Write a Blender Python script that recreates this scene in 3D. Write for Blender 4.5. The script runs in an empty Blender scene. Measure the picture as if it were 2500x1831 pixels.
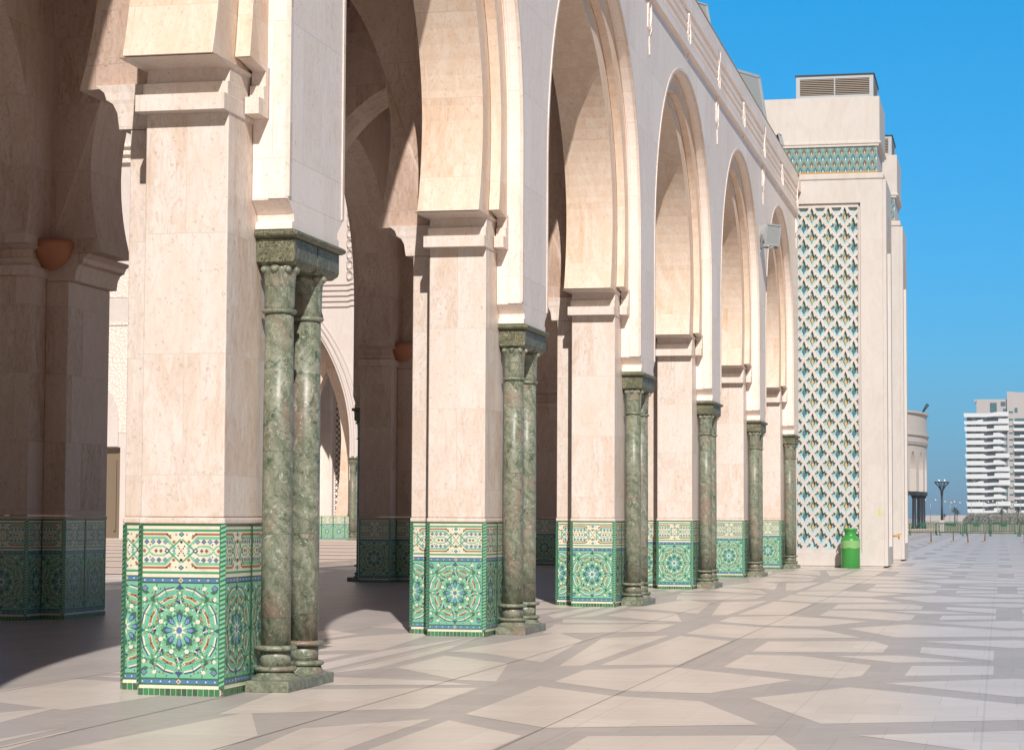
import bpy, bmesh, math, random
from mathutils import Vector, Matrix
from mathutils.geometry import tessellate_polygon
PI = math.pi
random.seed(7)
scene = bpy.context.scene
C = scene.collection

# ------------------------------------------------------------------ camera
yaw, pitch, roll = .2174, .0638, .005
CAMZ = 1.505
cy_, sy_ = math.cos(yaw), math.sin(yaw)
F = Vector((-sy_, cy_, 0)); R = Vector((cy_, sy_, 0)); U = Vector((0, 0, 1))
F2 = F*math.cos(pitch) + U*math.sin(pitch); U2 = U*math.cos(pitch) - F*math.sin(pitch)
R3 = R*math.cos(roll) + U2*math.sin(roll); U3 = U2*math.cos(roll) - R*math.sin(roll)
cam = bpy.data.cameras.new('camera'); camo = bpy.data.objects.new('camera', cam); C.objects.link(camo)
mw = Matrix((R3, U3, -F2)).transposed().to_4x4(); mw.translation = Vector((0, 0, CAMZ)); camo.matrix_world = mw
cam.sensor_width = 36; cam.lens = 5400/2500*36; cam.clip_start = .5; cam.clip_end = 20000
scene.camera = camo
scene.render.resolution_x, scene.render.resolution_y = 1024, 749

# ------------------------------------------------------------------ light
SUN_AZ, SUN_EL = math.radians(18), math.radians(37)      # azimuth from -Y towards +X
sdir = Vector((math.sin(SUN_AZ)*math.cos(SUN_EL), -math.cos(SUN_AZ)*math.cos(SUN_EL), math.sin(SUN_EL)))
w = bpy.data.worlds.new('World'); scene.world = w; w.use_nodes = True
nt = w.node_tree; nt.nodes.clear()
out = nt.nodes.new('ShaderNodeOutputWorld'); bg = nt.nodes.new('ShaderNodeBackground')
sky = nt.nodes.new('ShaderNodeTexSky'); sky.sky_type = 'NISHITA'; sky.sun_disc = False
sky.sun_elevation = SUN_EL; sky.sun_rotation = math.atan2(sdir.x, sdir.y)
sky.air_density = 1.0; sky.dust_density = .3; sky.ozone_density = 2.2; sky.altitude = 0
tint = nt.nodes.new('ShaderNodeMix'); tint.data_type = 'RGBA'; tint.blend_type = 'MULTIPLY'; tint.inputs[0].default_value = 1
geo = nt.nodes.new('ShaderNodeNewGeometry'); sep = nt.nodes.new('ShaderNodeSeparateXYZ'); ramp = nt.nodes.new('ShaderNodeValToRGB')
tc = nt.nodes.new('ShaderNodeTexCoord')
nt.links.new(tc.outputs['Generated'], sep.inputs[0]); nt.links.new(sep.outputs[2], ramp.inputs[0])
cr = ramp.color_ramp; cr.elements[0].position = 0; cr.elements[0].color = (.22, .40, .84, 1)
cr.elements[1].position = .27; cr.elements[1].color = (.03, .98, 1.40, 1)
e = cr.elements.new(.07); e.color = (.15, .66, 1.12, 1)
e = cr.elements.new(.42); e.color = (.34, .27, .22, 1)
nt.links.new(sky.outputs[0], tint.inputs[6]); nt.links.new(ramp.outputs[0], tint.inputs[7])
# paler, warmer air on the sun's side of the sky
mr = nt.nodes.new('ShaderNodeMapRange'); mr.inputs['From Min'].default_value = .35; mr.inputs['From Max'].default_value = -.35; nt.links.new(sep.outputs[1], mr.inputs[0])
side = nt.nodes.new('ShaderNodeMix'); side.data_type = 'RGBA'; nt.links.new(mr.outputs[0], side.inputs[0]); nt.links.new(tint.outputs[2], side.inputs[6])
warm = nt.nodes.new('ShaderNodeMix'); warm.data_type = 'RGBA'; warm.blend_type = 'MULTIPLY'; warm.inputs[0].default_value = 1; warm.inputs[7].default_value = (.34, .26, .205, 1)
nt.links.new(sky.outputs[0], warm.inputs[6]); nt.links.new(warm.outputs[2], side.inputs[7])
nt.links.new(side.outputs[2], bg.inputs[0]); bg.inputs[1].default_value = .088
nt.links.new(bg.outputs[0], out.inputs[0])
sl = bpy.data.lights.new('sun', 'SUN'); sl.energy = 4.6; sl.angle = math.radians(.55); sl.color = (1, .95, .895)
so = bpy.data.objects.new('sun', sl); C.objects.link(so); so.rotation_euler = sdir.to_track_quat('Z', 'Y').to_euler(); so.location = (30, -60, 60)
vs = scene.view_settings; vs.view_transform = 'Standard'; vs.look = 'None'; vs.exposure = .12; vs.gamma = 1; vs.use_curve_mapping = False

# ------------------------------------------------------------------ materials
def rgb(h): return tuple(((c/255)/12.92 if c/255 <= .04045 else ((c/255+.055)/1.055)**2.4) for c in h) + (1,)
class NT:
    def __init__(s, name):
        s.m = bpy.data.materials.new(name); s.m.use_nodes = True; s.t = s.m.node_tree; s.b = s.t.nodes['Principled BSDF']
    def n(s, typ, **k):
        o = s.t.nodes.new('ShaderNode'+typ)
        for a, v in k.items(): setattr(o, a, v)
        return o
    def l(s, a, b): s.t.links.new(a, b)
    def math(s, op, a, b=None, c=None, clamp=False):
        o = s.n('Math', operation=op, use_clamp=clamp)
        for i, v in enumerate((a, b, c)):
            if v is None: continue
            if isinstance(v, (int, float)): o.inputs[i].default_value = v
            else: s.l(v, o.inputs[i])
        return o.outputs[0]
    def mix(s, f, a, b, mode='MIX'):
        o = s.n('Mix', data_type='RGBA', blend_type=mode)
        for i, v in ((0, f), (6, a), (7, b)):
            if isinstance(v, (int, float)): o.inputs[i].default_value = v
            elif isinstance(v, tuple): o.inputs[i].default_value = v if len(v) == 4 else v+(1,)
            else: s.l(v, o.inputs[i])
        return o.outputs[2]
    def noise(s, vec, scale, detail=4, rough=.6, dist=0):
        o = s.n('TexNoise'); o.inputs['Scale'].default_value = scale; o.inputs['Detail'].default_value = detail
        o.inputs['Roughness'].default_value = rough; o.inputs['Distortion'].default_value = dist
        s.l(vec, o.inputs['Vector']); return o.outputs[0]
    def ramp(s, f, stops):
        o = s.n('ValToRGB'); cr = o.color_ramp
        while len(cr.elements) < len(stops): cr.elements.new(.5)
        for e, (p, c) in zip(cr.elements, stops):
            e.position = p; e.color = c if len(c) == 4 else c+(1,)
        s.l(f, o.inputs[0]); return o.outputs[0]
    def scaled(s, vec, sc, loc=(0, 0, 0)):
        o = s.n('Mapping'); o.inputs['Scale'].default_value = sc; o.inputs['Location'].default_value = loc
        s.l(vec, o.inputs['Vector']); return o.outputs[0]
    def pos(s): return s.n('NewGeometry').outputs['Position']
    def bump(s, h, strength=.2, dist=.01):
        o = s.n('Bump'); o.inputs['Strength'].default_value = strength; o.inputs['Distance'].default_value = dist
        s.l(h, o.inputs['Height']); s.l(o.outputs[0], s.b.inputs['Normal'])
    def done(s, rough=.5, metal=0, spec=None):
        s.b.inputs['Roughness'].default_value = rough; s.b.inputs['Metallic'].default_value = metal
        if spec is not None: s.b.inputs['Specular IOR Level'].default_value = spec
        return s.m

def stone_mat(name, c1, c2, vein, bw=.78, rh=.86, jointdark=.8, rough=.42, off=(0, 0), amount=1.0, joint=.006):
    k = NT(name); g = k.n('NewGeometry'); P = g.outputs['Position']
    sp = k.n('SeparateXYZ'); k.l(P, sp.inputs[0]); sn = k.n('SeparateXYZ'); k.l(g.outputs['True Normal'], sn.inputs[0])
    isx = k.math('GREATER_THAN', k.math('ABSOLUTE', sn.outputs[0]), .6)
    uu = k.math('ADD', k.math('MULTIPLY', sp.outputs[1], isx), k.math('MULTIPLY', sp.outputs[0], k.math('SUBTRACT', 1, isx)))
    uu = k.math('ADD', uu, off[0]); vv = k.math('ADD', sp.outputs[2], off[1])
    cb = k.n('CombineXYZ'); k.l(uu, cb.inputs[0]); k.l(vv, cb.inputs[1])
    br = k.n('TexBrick', offset=.5); k.l(cb.outputs[0], br.inputs['Vector'])
    br.inputs['Scale'].default_value = 1; br.inputs['Brick Width'].default_value = bw; br.inputs['Row Height'].default_value = rh
    br.inputs['Mortar Size'].default_value = joint; br.inputs['Mortar Smooth'].default_value = .6
    br.inputs['Color1'].default_value = (0, 0, 0, 1); br.inputs['Color2'].default_value = (1, 1, 1, 1); br.inputs['Mortar'].default_value = (.5, .5, .5, 1)
    bw_ = k.n('RGBToBW'); k.l(br.outputs['Color'], bw_.inputs[0]); slab = bw_.outputs[0]
    # domain of veins shifts from slab to slab
    shift = k.n('CombineXYZ'); k.l(k.math('MULTIPLY', slab, 37.), shift.inputs[0]); k.l(k.math('MULTIPLY', slab, 11.), shift.inputs[2])
    add = k.n('VectorMath', operation='ADD'); k.l(P, add.inputs[0]); k.l(shift.outputs[0], add.inputs[1]); V = add.outputs[0]
    n1 = k.noise(k.scaled(V, (1.5, 1.5, .5)), 1.7, 7, .66, 1.6)
    n2 = k.noise(k.scaled(V, (2.2, 2.2, .7)), 5.5, 8, .7, 2.2)
    n3 = k.noise(V, 26, 5, .75, .4)
    base = k.mix(k.ramp(n1, [(.40, (0, 0, 0)), (.62, (1, 1, 1))]), c1, c2)
    base = k.mix(k.math('MULTIPLY', k.ramp(n2, [(.48, (0, 0, 0)), (.66, (1, 1, 1))]), .5*amount), base, vein)
    base = k.mix(k.math('MULTIPLY', slab, .55*amount), base, tuple(min(.96, x*1.06) for x in c1[:3]))
    base = k.mix(k.math('MULTIPLY', k.ramp(n3, [(.58, (0, 0, 0)), (.68, (1, 1, 1))]), .42*amount), base, tuple(x*.55 for x in vein[:3]))
    dk = k.math('SUBTRACT', 1, k.math('MULTIPLY', br.outputs['Fac'], 1-jointdark))
    gr = k.n('CombineXYZ'); [k.l(dk, gr.inputs[i]) for i in range(3)]
    base = k.mix(1, base, gr.outputs[0], 'MULTIPLY')
    k.l(base, k.b.inputs['Base Color'])
    k.l(k.ramp(n2, [(.3, (rough-.08,)*3), (.8, (rough+.15,)*3)]), k.b.inputs['Roughness'])
    k.bump(n3, .12, .006)
    m = k.m; k.b.inputs['Specular IOR Level'].default_value = .35
    return m
CREAM = (.735, .655, .60); PEACH = (.65, .505, .40); VEIN = (.46, .31, .215)
M = {}
M['travertine'] = stone_mat('travertine', CREAM, PEACH, VEIN, .74, 1.02, .84, .45, (.42, .2), 1.2, .004)
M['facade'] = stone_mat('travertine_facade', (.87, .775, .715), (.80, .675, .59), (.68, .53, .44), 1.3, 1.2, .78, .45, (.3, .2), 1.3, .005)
M['soffit'] = stone_mat('travertine_soffit', (.76, .63, .525), (.68, .48, .335), (.50, .29, .17), .74, 1.02, .84, .5, (.42, .35), 1.05, .004)  # peachier copy of the travertine: warm bounce light put into the colour
M['inner'] = stone_mat('travertine_shaded', (.58, .44, .365), (.47, .31, .215), (.28, .155, .09), .74, .98, .8, .5, (.42, .4), 1.5, .005)  # browner, darker copy of the travertine: gallery shade put into the colour
M['tower'] = stone_mat('travertine_tower', (.58, .54, .51), (.54, .49, .455), (.46, .40, .36), 1.1, 1.15, .95, .5, (.1, .3), .45, .004)
M['white_wall'] = stone_mat('pale_wall', (.63, .57, .54), (.60, .52, .48), (.54, .45, .40), 2.2, 1.6, .94, .5, (0, 0), .5)

def marble_mat():
    k = NT('green_marble'); P = k.pos()
    oi = k.n('ObjectInfo'); sc = k.n('VectorMath', operation='SCALE'); sc.inputs[0].default_value = (13, 7, 5); k.l(oi.outputs['Random'], sc.inputs['Scale'])
    ad = k.n('VectorMath', operation='ADD'); k.l(P, ad.inputs[0]); k.l(sc.outputs[0], ad.inputs[1]); V = ad.outputs[0]
    sp = k.n('SeparateXYZ'); k.l(P, sp.inputs[0])
    drum = k.math('FLOOR', k.math('DIVIDE', k.math('ADD', sp.outputs[2], .1), .72))
    cb = k.n('CombineXYZ'); k.l(k.math('MULTIPLY', drum, 7.3), cb.inputs[1]); ad2 = k.n('VectorMath', operation='ADD'); k.l(V, ad2.inputs[0]); k.l(cb.outputs[0], ad2.inputs[1]); V = ad2.outputs[0]
    a = k.noise(k.scaled(V, (1, 1, .7)), 4.2, 10, .74, 2.0)
    b = k.noise(V, 14, 8, .75, 1.6)
    c = k.noise(k.scaled(V, (1, 1, .5)), 1.5, 5, .6, 1.5)
    base = k.ramp(a, [(.30, (.025, .045, .028)), (.41, (.105, .13, .085)), (.47, (.24, .25, .18)), (.52, (.13, .15, .10)), (.60, (.28, .275, .205)), (.70, (.13, .125, .085)), (.8, (.48, .46, .39))])
    w_ = k.n('TexWave', wave_type='BANDS', bands_direction='DIAGONAL'); w_.inputs['Scale'].default_value = 2.2; w_.inputs['Distortion'].default_value = 14; w_.inputs['Detail'].default_value = 5; w_.inputs['Detail Scale'].default_value = 1.4; k.l(V, w_.inputs['Vector'])
    base = k.mix(k.ramp(w_.outputs['Fac'], [(.80, (0, 0, 0)), (.93, (.22, .22, .22))]), base, (.38, .37, .31))
    base = k.mix(k.ramp(w_.outputs['Fac'], [(.05, (.35, .35, .35)), (.2, (0, 0, 0))]), base, (.035, .07, .045))
    base = k.mix(k.math('MULTIPLY', k.ramp(c, [(.50, (0, 0, 0)), (.66, (1, 1, 1))]), .75), base, (.26, .175, .135))
    base = k.mix(k.ramp(b, [(.57, (0, 0, 0)), (.64, (.8, .8, .8))]), base, (.48, .50, .42))
    base = k.mix(k.ramp(b, [(.35, (.85, .85, .85)), (.43, (0, 0, 0))]), base, (.02, .035, .022))
    jz = k.math('FRACT', k.math('DIVIDE', k.math('ADD', sp.outputs[2], .1), .72))
    base = k.mix(k.math('MULTIPLY', k.math('LESS_THAN', jz, .008), .6), base, (.05, .06, .04))
    k.l(base, k.b.inputs['Base Color']); k.bump(b, .1, .004)
    return k.done(.42)
M['marble'] = marble_mat()
def carved_mat():
    k = NT('carved_green_marble'); P = k.pos()
    a = k.noise(k.scaled(P, (1, 1, .8)), 5, 8, .7, 1.4); c = k.noise(P, 7.5, 1, .5, 2.2)
    f = k.math('ABSOLUTE', k.math('SUBTRACT', k.math('FRACT', k.math('MULTIPLY', c, 7.)), .5))
    base = k.ramp(a, [(.3, (.075, .085, .05)), (.5, (.165, .165, .10)), (.7, (.28, .255, .17))])
    base = k.mix(k.ramp(f, [(.06, (.6, .6, .6)), (.17, (0, 0, 0))]), base, (.035, .042, .024))
    k.l(base, k.b.inputs['Base Color']); k.bump(k.ramp(f, [(.05, (0, 0, 0)), (.2, (1, 1, 1))]), .7, .02)
    return k.done(.5)
M['carved'] = carved_mat()
def flat(name, col, rough=.5, metal=0, var=.15, scale=6):
    k = NT(name); n = k.noise(k.pos(), scale, 5, .65)
    k.l(k.mix(k.math('MULTIPLY', n, var*2), col, tuple(x*.55 for x in col[:3])), k.b.inputs['Base Color'])
    return k.done(rough, metal)
def tile_mat():
    k = NT('glazed_tile'); a = k.n('Attribute', attribute_name='Col')
    n = k.noise(k.pos(), 60, 3, .6)
    n2 = k.noise(k.pos(), 7, 5, .7); oi = k.n('ObjectInfo')
    c_ = k.mix(k.math('MULTIPLY', n, .25), a.outputs['Color'], (.35, .42, .33))
    c_ = k.mix(k.math('MULTIPLY', k.ramp(n2, [(.45, (0, 0, 0)), (.7, (1, 1, 1))]), .22), c_, (.10, .22, .12))
    k.l(k.mix(k.math('MULTIPLY', oi.outputs['Random'], .14), c_, (.16, .30, .24)), k.b.inputs['Base Color'])
    k.bump(k.noise(k.pos(), 22, 2), .12, .004)
    return k.done(.22)
M['tile'] = tile_mat()
M['metal'] = flat('grey_metal', (.36, .38, .40), .35, .6)
M['metal_light'] = flat('pale_grey_metal', (.50, .53, .55), .4, .3)
M['metal_dark'] = flat('dark_metal', (.05, .055, .06), .45, .5)
M['glass_lamp'] = flat('lamp_glass', (.33, .36, .36), .12)
M['louver'] = flat('louver_metal', (.42, .36, .30), .5, .2)
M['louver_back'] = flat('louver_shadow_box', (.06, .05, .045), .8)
M['bin'] = flat('green_paint', (.045, .30, .055), .32, 0, .12, 3)
M['plastic'] = NT('thin_plastic').done(.12); M['plastic'].node_tree.nodes['Principled BSDF'].inputs['Base Color'].default_value = (.22, .42, .16, 1)
M['barrier'] = flat('barrier_green_paint', (.008, .11, .05), .4)
M['iron'] = flat('dark_iron', (.035, .04, .05), .45, .3)
M['ochre'] = flat('ochre_trim', (.55, .30, .08), .5, 0, .3, 20)
M['terracotta'] = flat('terracotta', (.46, .17, .075), .6, 0, .25, 14)
M['wood'] = flat('red_cedar_ceiling', (.26, .085, .035), .5, 0, .5, 8)
M['wood_trim'] = flat('painted_wood_trim', (.40, .22, .12), .5)
M['concrete_white'] = flat('white_render', (.66, .70, .74), .6, 0, .05)
M['concrete_grey'] = flat('grey_render', (.46, .43, .43), .7, 0, .1)
M['win'] = flat('window_glass', (.07, .17, .21), .15, 0, .4, .8)
M['win_grey'] = flat('grey_curtained_glass', (.36, .40, .42), .3, 0, .3, .6)
M['globe'] = flat('white_globe', (.85, .85, .8), .3)
M['rust'] = flat('post_metal', (.16, .12, .08), .6)
M['post_base'] = flat('post_base', (.42, .32, .22), .7)
M['door'] = flat('door_wood', (.20, .15, .10), .5)
M['lemon'] = flat('yellow_green_stain', (.55, .62, .05), .5)

# ------------------------------------------------------------------ mesh helpers
def tag(o, label=None, cat=None, group=None, kind=None):
    if label: o['label'] = label
    if cat: o['category'] = cat
    if group: o['group'] = group
    if kind: o['kind'] = kind
    return o
def empty(name, loc, label, cat, group=None, rz=0):
    o = bpy.data.objects.new(name, None); C.objects.link(o); o.location = loc; o.rotation_euler = (0, 0, rz)
    return tag(o, label, cat, group)
class MB:
    def __init__(s): s.v = []; s.f = []; s.c = []; s.mi = []; s.cur = 0; s.smooth = []
    def add(s, vs, fs, col=None, sm=False):
        b = len(s.v); s.v += [tuple(p) for p in vs]
        for f in fs: s.f.append([b+i for i in f]); s.c.append(col); s.mi.append(s.cur); s.smooth.append(sm)
    def box(s, x0, x1, y0, y1, z0, z1):
        s.loft([(x0, x1, y0, y1, z0), (x0, x1, y0, y1, z1)])
    def loft(s, rects, col=None):   # stack of rectangles (x0,x1,y0,y1,z)
        vs = []; fs = []
        for (x0, x1, y0, y1, z) in rects: vs += [(x0, y0, z), (x1, y0, z), (x1, y1, z), (x0, y1, z)]
        n = len(rects)
        for i in range(n-1):
            for j in range(4):
                a = 4*i+j; b = 4*i+(j+1) % 4; fs.append([a, b, b+4, a+4])
        fs.append([3, 2, 1, 0]); fs.append([4*n-4, 4*n-3, 4*n-2, 4*n-1]); s.add(vs, fs, col)
    def lathe(s, cx, cy, prof, n=20, sm=True, scallop=None):
        vs = []; fs = []
        for (r, z) in prof:
            for i in range(n): a = 2*PI*i/n; vs.append((cx+r*math.cos(a), cy+r*math.sin(a), z))
        m = len(prof)
        for i in range(m-1):
            for j in range(n): fs.append([i*n+j, i*n+(j+1) % n, (i+1)*n+(j+1) % n, (i+1)*n+j])
        s.add(vs, fs, None, sm)
        s.add(vs[:n], [list(range(n))[::-1]]); s.add(vs[-n:], [list(range(n))])
    def tube(s, a, b, r, n=6, r2=None):
        a = Vector(a); b = Vector(b); d = (b-a).normalized(); q = d.to_track_quat('Z', 'Y').to_matrix()
        vs = []; r2 = r if r2 is None else r2
        for p, rr in ((a, r), (b, r2)):
            for i in range(n): t = 2*PI*i/n; vs.append(p+q @ Vector((math.cos(t)*rr, math.sin(t)*rr, 0)))
        fs = [[i, (i+1) % n, n+(i+1) % n, n+i] for i in range(n)]
        s.add(vs, fs, None, n > 5); s.add(vs[:n], [list(range(n))[::-1]]); s.add(vs[n:], [list(range(n))])
    def poly(s, outer, holes, fn, w0, w1, edge_bevel=0):
        """flat polygon (u,v) with holes, extruded between w0 and w1; fn(u,v,w)->xyz"""
        loops = [outer]+list(holes)
        pts = [p for l in loops for p in l]
        tri = tessellate_polygon([[Vector((p[0], p[1], 0)) for p in l] for l in loops])
        n = len(pts)
        s.add([fn(u, v, w0) for u, v in pts]+[fn(u, v, w1) for u, v in pts],
              [list(t) for t in tri]+[[n+i for i in t][::-1] for t in tri])
        k = 0
        for l in loops:
            m = len(l)
            vs = [fn(u, v, w0) for u, v in l]+[fn(u, v, w1) for u, v in l]
            s.add(vs, [[i, (i+1) % m, m+(i+1) % m, m+i] for i in range(m)])
    def build(s, name, mats, parent=None, recalc=True, bevel=0):
        me = bpy.data.meshes.new(name); me.from_pydata(s.v, [], s.f)
        if not isinstance(mats, (list, tuple)): mats = [mats]
        for m in mats: me.materials.append(M[m] if isinstance(m, str) else m)
        me.polygons.foreach_set('material_index', s.mi); me.polygons.foreach_set('use_smooth', s.smooth)
        if any(c is not None for c in s.c):
            ca = me.color_attributes.new('Col', 'FLOAT_COLOR', 'CORNER')
            for p, c in zip(me.polygons, s.c):
                for li in p.loop_indices: ca.data[li].color = c or (.5, .5, .5, 1)
        if recalc:
            bm = bmesh.new(); bm.from_mesh(me)
            bmesh.ops.remove_doubles(bm, verts=bm.verts, dist=.0002)
            bmesh.ops.recalc_face_normals(bm, faces=bm.faces); bm.to_mesh(me); bm.free()
        o = bpy.data.objects.new(name, me); C.objects.link(o)
        if bevel:
            b = o.modifiers.new('bevel', 'BEVEL'); b.width = bevel; b.segments = 2; b.limit_method = 'ANGLE'; b.angle_limit = math.radians(50)
        if parent: o.parent = parent
        return o
def copy_tree(o, parent=None):
    c = o.copy(); C.objects.link(c); c.parent = parent
    for ch in list(o.children): copy_tree(ch, c)
    return c

# ------------------------------------------------------------------ layout numbers (metres)
S = 9.5876; Y0 = 18.96                      # spacing and centre of the nearest visible outer pier
XF = -6.0                                    # facade plane
XM = -10.29; DY = 2.1                        # mirror line of the gallery, inner row offset along Y
FRONT = 68.2                                 # front of the tower
KS = list(range(-2, 6))
def YC(k): return Y0+S*k
def superell(a, zc, b, n, z):
    t = min(1, max(0, (z-zc)/b)); return a*(1-t**n)**(1/n)
def arch_pts(a, zc, b, n, zbot, shoe=0., N=26):
    """half outline from bottom to apex: (halfwidth, z)"""
    P = []
    m = 8
    for i in range(m): z = zbot+(zc-zbot)*i/m; P.append((a-shoe*(zc-z)**2, z))
    for i in range(N+1):
        z = zc+b*math.sin(PI/2*i/N); P.append((superell(a, zc, b, n, z), z))
    return P

# ------------------------------------------------------------------ zellij pattern as coloured polygons
COL = {k: rgb(v) for k, v in dict(lg=(116, 188, 154), g=(46, 142, 98), dg=(10, 92, 44), dk=(6, 52, 36), w=(234, 226, 204), nv=(30, 50, 120), bl=(62, 112, 170), lb=(100, 158, 200),
      br=(172, 84, 24), rd=(140, 48, 24), yl=(214, 160, 72), tq=(86, 186, 178), gr=(232, 222, 196)).items()}
CX = 425.; W_PX = 760.
def zellij():
    out = []
    def P(col, pts, layer): out.append((COL[col], [(x, y) for x, y in pts], layer))
    def rect(col, x0, x1, y0, y1, l): P(col, [(x0, y0), (x1, y0), (x1, y1), (x0, y1)], l)
    def dia(col, x, y, r, l, ry=None): ry = ry or r; P(col, [(x-r, y), (x, y-ry), (x+r, y), (x, y+ry)], l)
    def line(col, pts, wd, l):
        for (a, b) in zip(pts, pts[1:]):
            dx, dy = b[0]-a[0], b[1]-a[1]; L = math.hypot(dx, dy) or 1; nx, ny = -dy/L*wd/2, dx/L*wd/2; ex, ey = dx/L*wd*.25, dy/L*wd*.25
            P(col, [(a[0]+nx-ex, a[1]+ny-ey), (b[0]+nx+ex, b[1]+ny+ey), (b[0]-nx+ex, b[1]-ny+ey), (a[0]-nx-ex, a[1]-ny-ey)], l)
    X0, X1 = 45, 805
    rect('w', X0, X1, 20, 515, 0)
    rect('dg', X0, X1, 20, 40, 1); rect('g', X0, X1, 70, 91, 1)
    for sgn in (-1, 1):
        def X(x): return CX+sgn*x
        for top in (0, 1):
            Y = (lambda y: y) if top == 0 else (lambda y: 540-y)
            line('lg', [(X(380), Y(150)), (X(150), Y(150)), (X(60), Y(250))], 26, 1)
            line('br', [(X(380), Y(116)), (X(135), Y(116)), (X(100), Y(152))], 19, 2)
            line('lg', [(X(380), Y(222)), (X(330), Y(228)), (X(300), Y(262))], 14, 1)
            line('lg', [(X(300), Y(262)), (X(255), Y(228)), (X(165), Y(228)), (X(120), Y(262))], 14, 1)
            for i, dx in enumerate((150, 208, 266, 324)):
                dia('rd', X(dx), Y(186), 25, 2); dia('bl' if i % 2 else 'lb', X(dx), Y(186), 19, 3)
            line('g', [(X(10), Y(165)), (X(122), Y(270))], 12, 2)
            dia('br', X(70), Y(187), 17, 3); dia('w', X(0), Y(187), 17, 3)
            dia('nv', X(30), Y(228), 9, 3); dia('nv', X(105), Y(128), 8, 3); dia('br', X(50), Y(120), 9, 3)
            dia('w', X(105), Y(222), 15, 3); dia('nv', X(290), Y(214), 8, 3)
            line('w', [(X(380), Y(250)), (X(150), Y(250))], 3, 2)
        for dx in (190, 235): dia('rd', X(dx), 270, 18, 3)
        dia('br', X(345), 270, 18, 3)
        dia('nv', X(132), 270, 27, 3); dia('w', X(132), 270, 12, 4); dia('lb', X(70), 270, 15, 3)
    for y in (117, 424): dia('nv', CX, y, 27, 3, 22); dia('tq', CX, y, 13, 4); 
    dia('yl', CX, 270, 15, 4)
    for (dx, dy) in ((-18, -22), (18, -22), (-18, 22), (18, 22)): dia('nv', CX+dx, 270+dy, 8, 4)
    rect('g', X0, X1, 460, 481, 1)
    rect('dk', X0, X1, 514, 570, 1); rect('bl', X0, X1, 525, 558, 2)
    for i in range(-4, 5): dia('w', CX+i*84, 541, 9, 3)
    dia('w', CX, 541, 24, 4); dia('br', CX, 541, 15, 5)
    rect('lg', X0, X1, 568, 1442, 0)
    c = (CX-8, 1002); sy = 1.13
    def pol(r, a): return (c[0]+r*math.cos(a), c[1]-r*math.sin(a)*sy)
    D = math.radians
    for k in range(8):
        a = D(45*k)
        line('g', [pol(330, a), pol(330, a+D(135))], 13, 1)
    for k in range(4):
        for sgn in (-1, 1): line('g', [pol(440, D(45+90*k)+sgn*.28), pol(300, D(45+90*k)-sgn*.35)], 13, 1)
    for k in range(8):
        a = D(22.5+45*k); da = D(13.5)
        for (r, wd, col, l) in ((354, 11, 'nv', 3), (341, 15, 'w', 2), (322, 12, 'lg', 2), (306, 10, 'tq', 2), (280, 17, 'br', 3), (264, 6, 'w', 2)):
            line(col, [pol(r, a-da), pol(r*1.015, a), pol(r, a+da)], wd, l)
        for q in (-1, 1):
            x, y = pol(278, a+q*da); dia('w', x, y, 19, 4); dia('br', x, y, 9, 5)
        x, y = pol(194, a); dia('nv', x, y, 30, 2); x, y = pol(186, a); P('w', [(x+24*math.cos(q_), y+24*math.sin(q_)) for q_ in [PI/3*i_ for i_ in range(6)]], 3)
        for q_ in (-.20, .20): dia('g', *pol(232, a+q_), 14, 2); dia('w', *pol(310, a+q_*1.9), 9, 4)
        x, y = pol(222, a); line('br', [pol(228, a-.10), pol(228, a+.10)], 14, 3); line('yl', [pol(228, a-.03), pol(228, a+.03)], 10, 4)
        b = D(45*k)
        x, y = pol(372, b)
        line('nv', [pol(240, b-.12), pol(225, b), pol(240, b+.12)], 20, 3); line('w', [pol(222, b-.07), pol(258, b)], 12, 4); dia('br', *pol(248, b), 13, 4)
        P('dg', [pol(176, b), pol(140, b+.22), pol(95, b+.22), pol(95, b-.22), pol(140, b-.22)], 2)
        P('nv', [pol(150, b), pol(120, b+.24), pol(72, b+.16), pol(72, b-.16), pol(120, b-.24)], 3)
        P('lb', [pol(132, b), pol(108, b+.15), pol(74, b+.08), pol(74, b-.08), pol(108, b-.15)], 4); dia('br', *pol(106, b), 9, 5)
        P('w', [pol(80, D(22.5+45*k)), pol(34, D(45*k)), pol(20, D(22.5+45*k)), pol(34, D(45*k+45))], 5)
        P('nv' if k % 2 == 0 else 'dg', [pol(355, b+.05), pol(385, b), pol(355, b-.05), pol(325, b)], 4)
    for k in range(8):
        for r, dg_, cc, sz in ((128, 22.5, 'nv', 9), (150, 22.5, 'w', 11), (168, 9, 'br', 8), (168, -9, 'br', 8), (205, 8, 'w', 9), (205, -8, 'w', 9), (232, 12, 'yl', 9), (232, -12, 'yl', 9), (262, 4, 'nv', 8), (262, -4, 'nv', 8), (300, 0, 'w', 12),
                               (318, 4.5, 'br', 8), (318, -4.5, 'br', 8), (376, 22.5, 'br', 9), (392, 12, 'w', 10), (392, -12, 'w', 10), (400, 5, 'br', 9), (400, -5, 'br', 9), (385, 17, 'nv', 8), (385, -17, 'nv', 8)):
            x_, y_ = pol(r, D(45*k+dg_))
            if 590 < y_ < 1420: dia(cc, x_, y_, sz, 4)
    P('bl', [pol(27, D(22.5+45*k)) for k in range(8)], 6)
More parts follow.
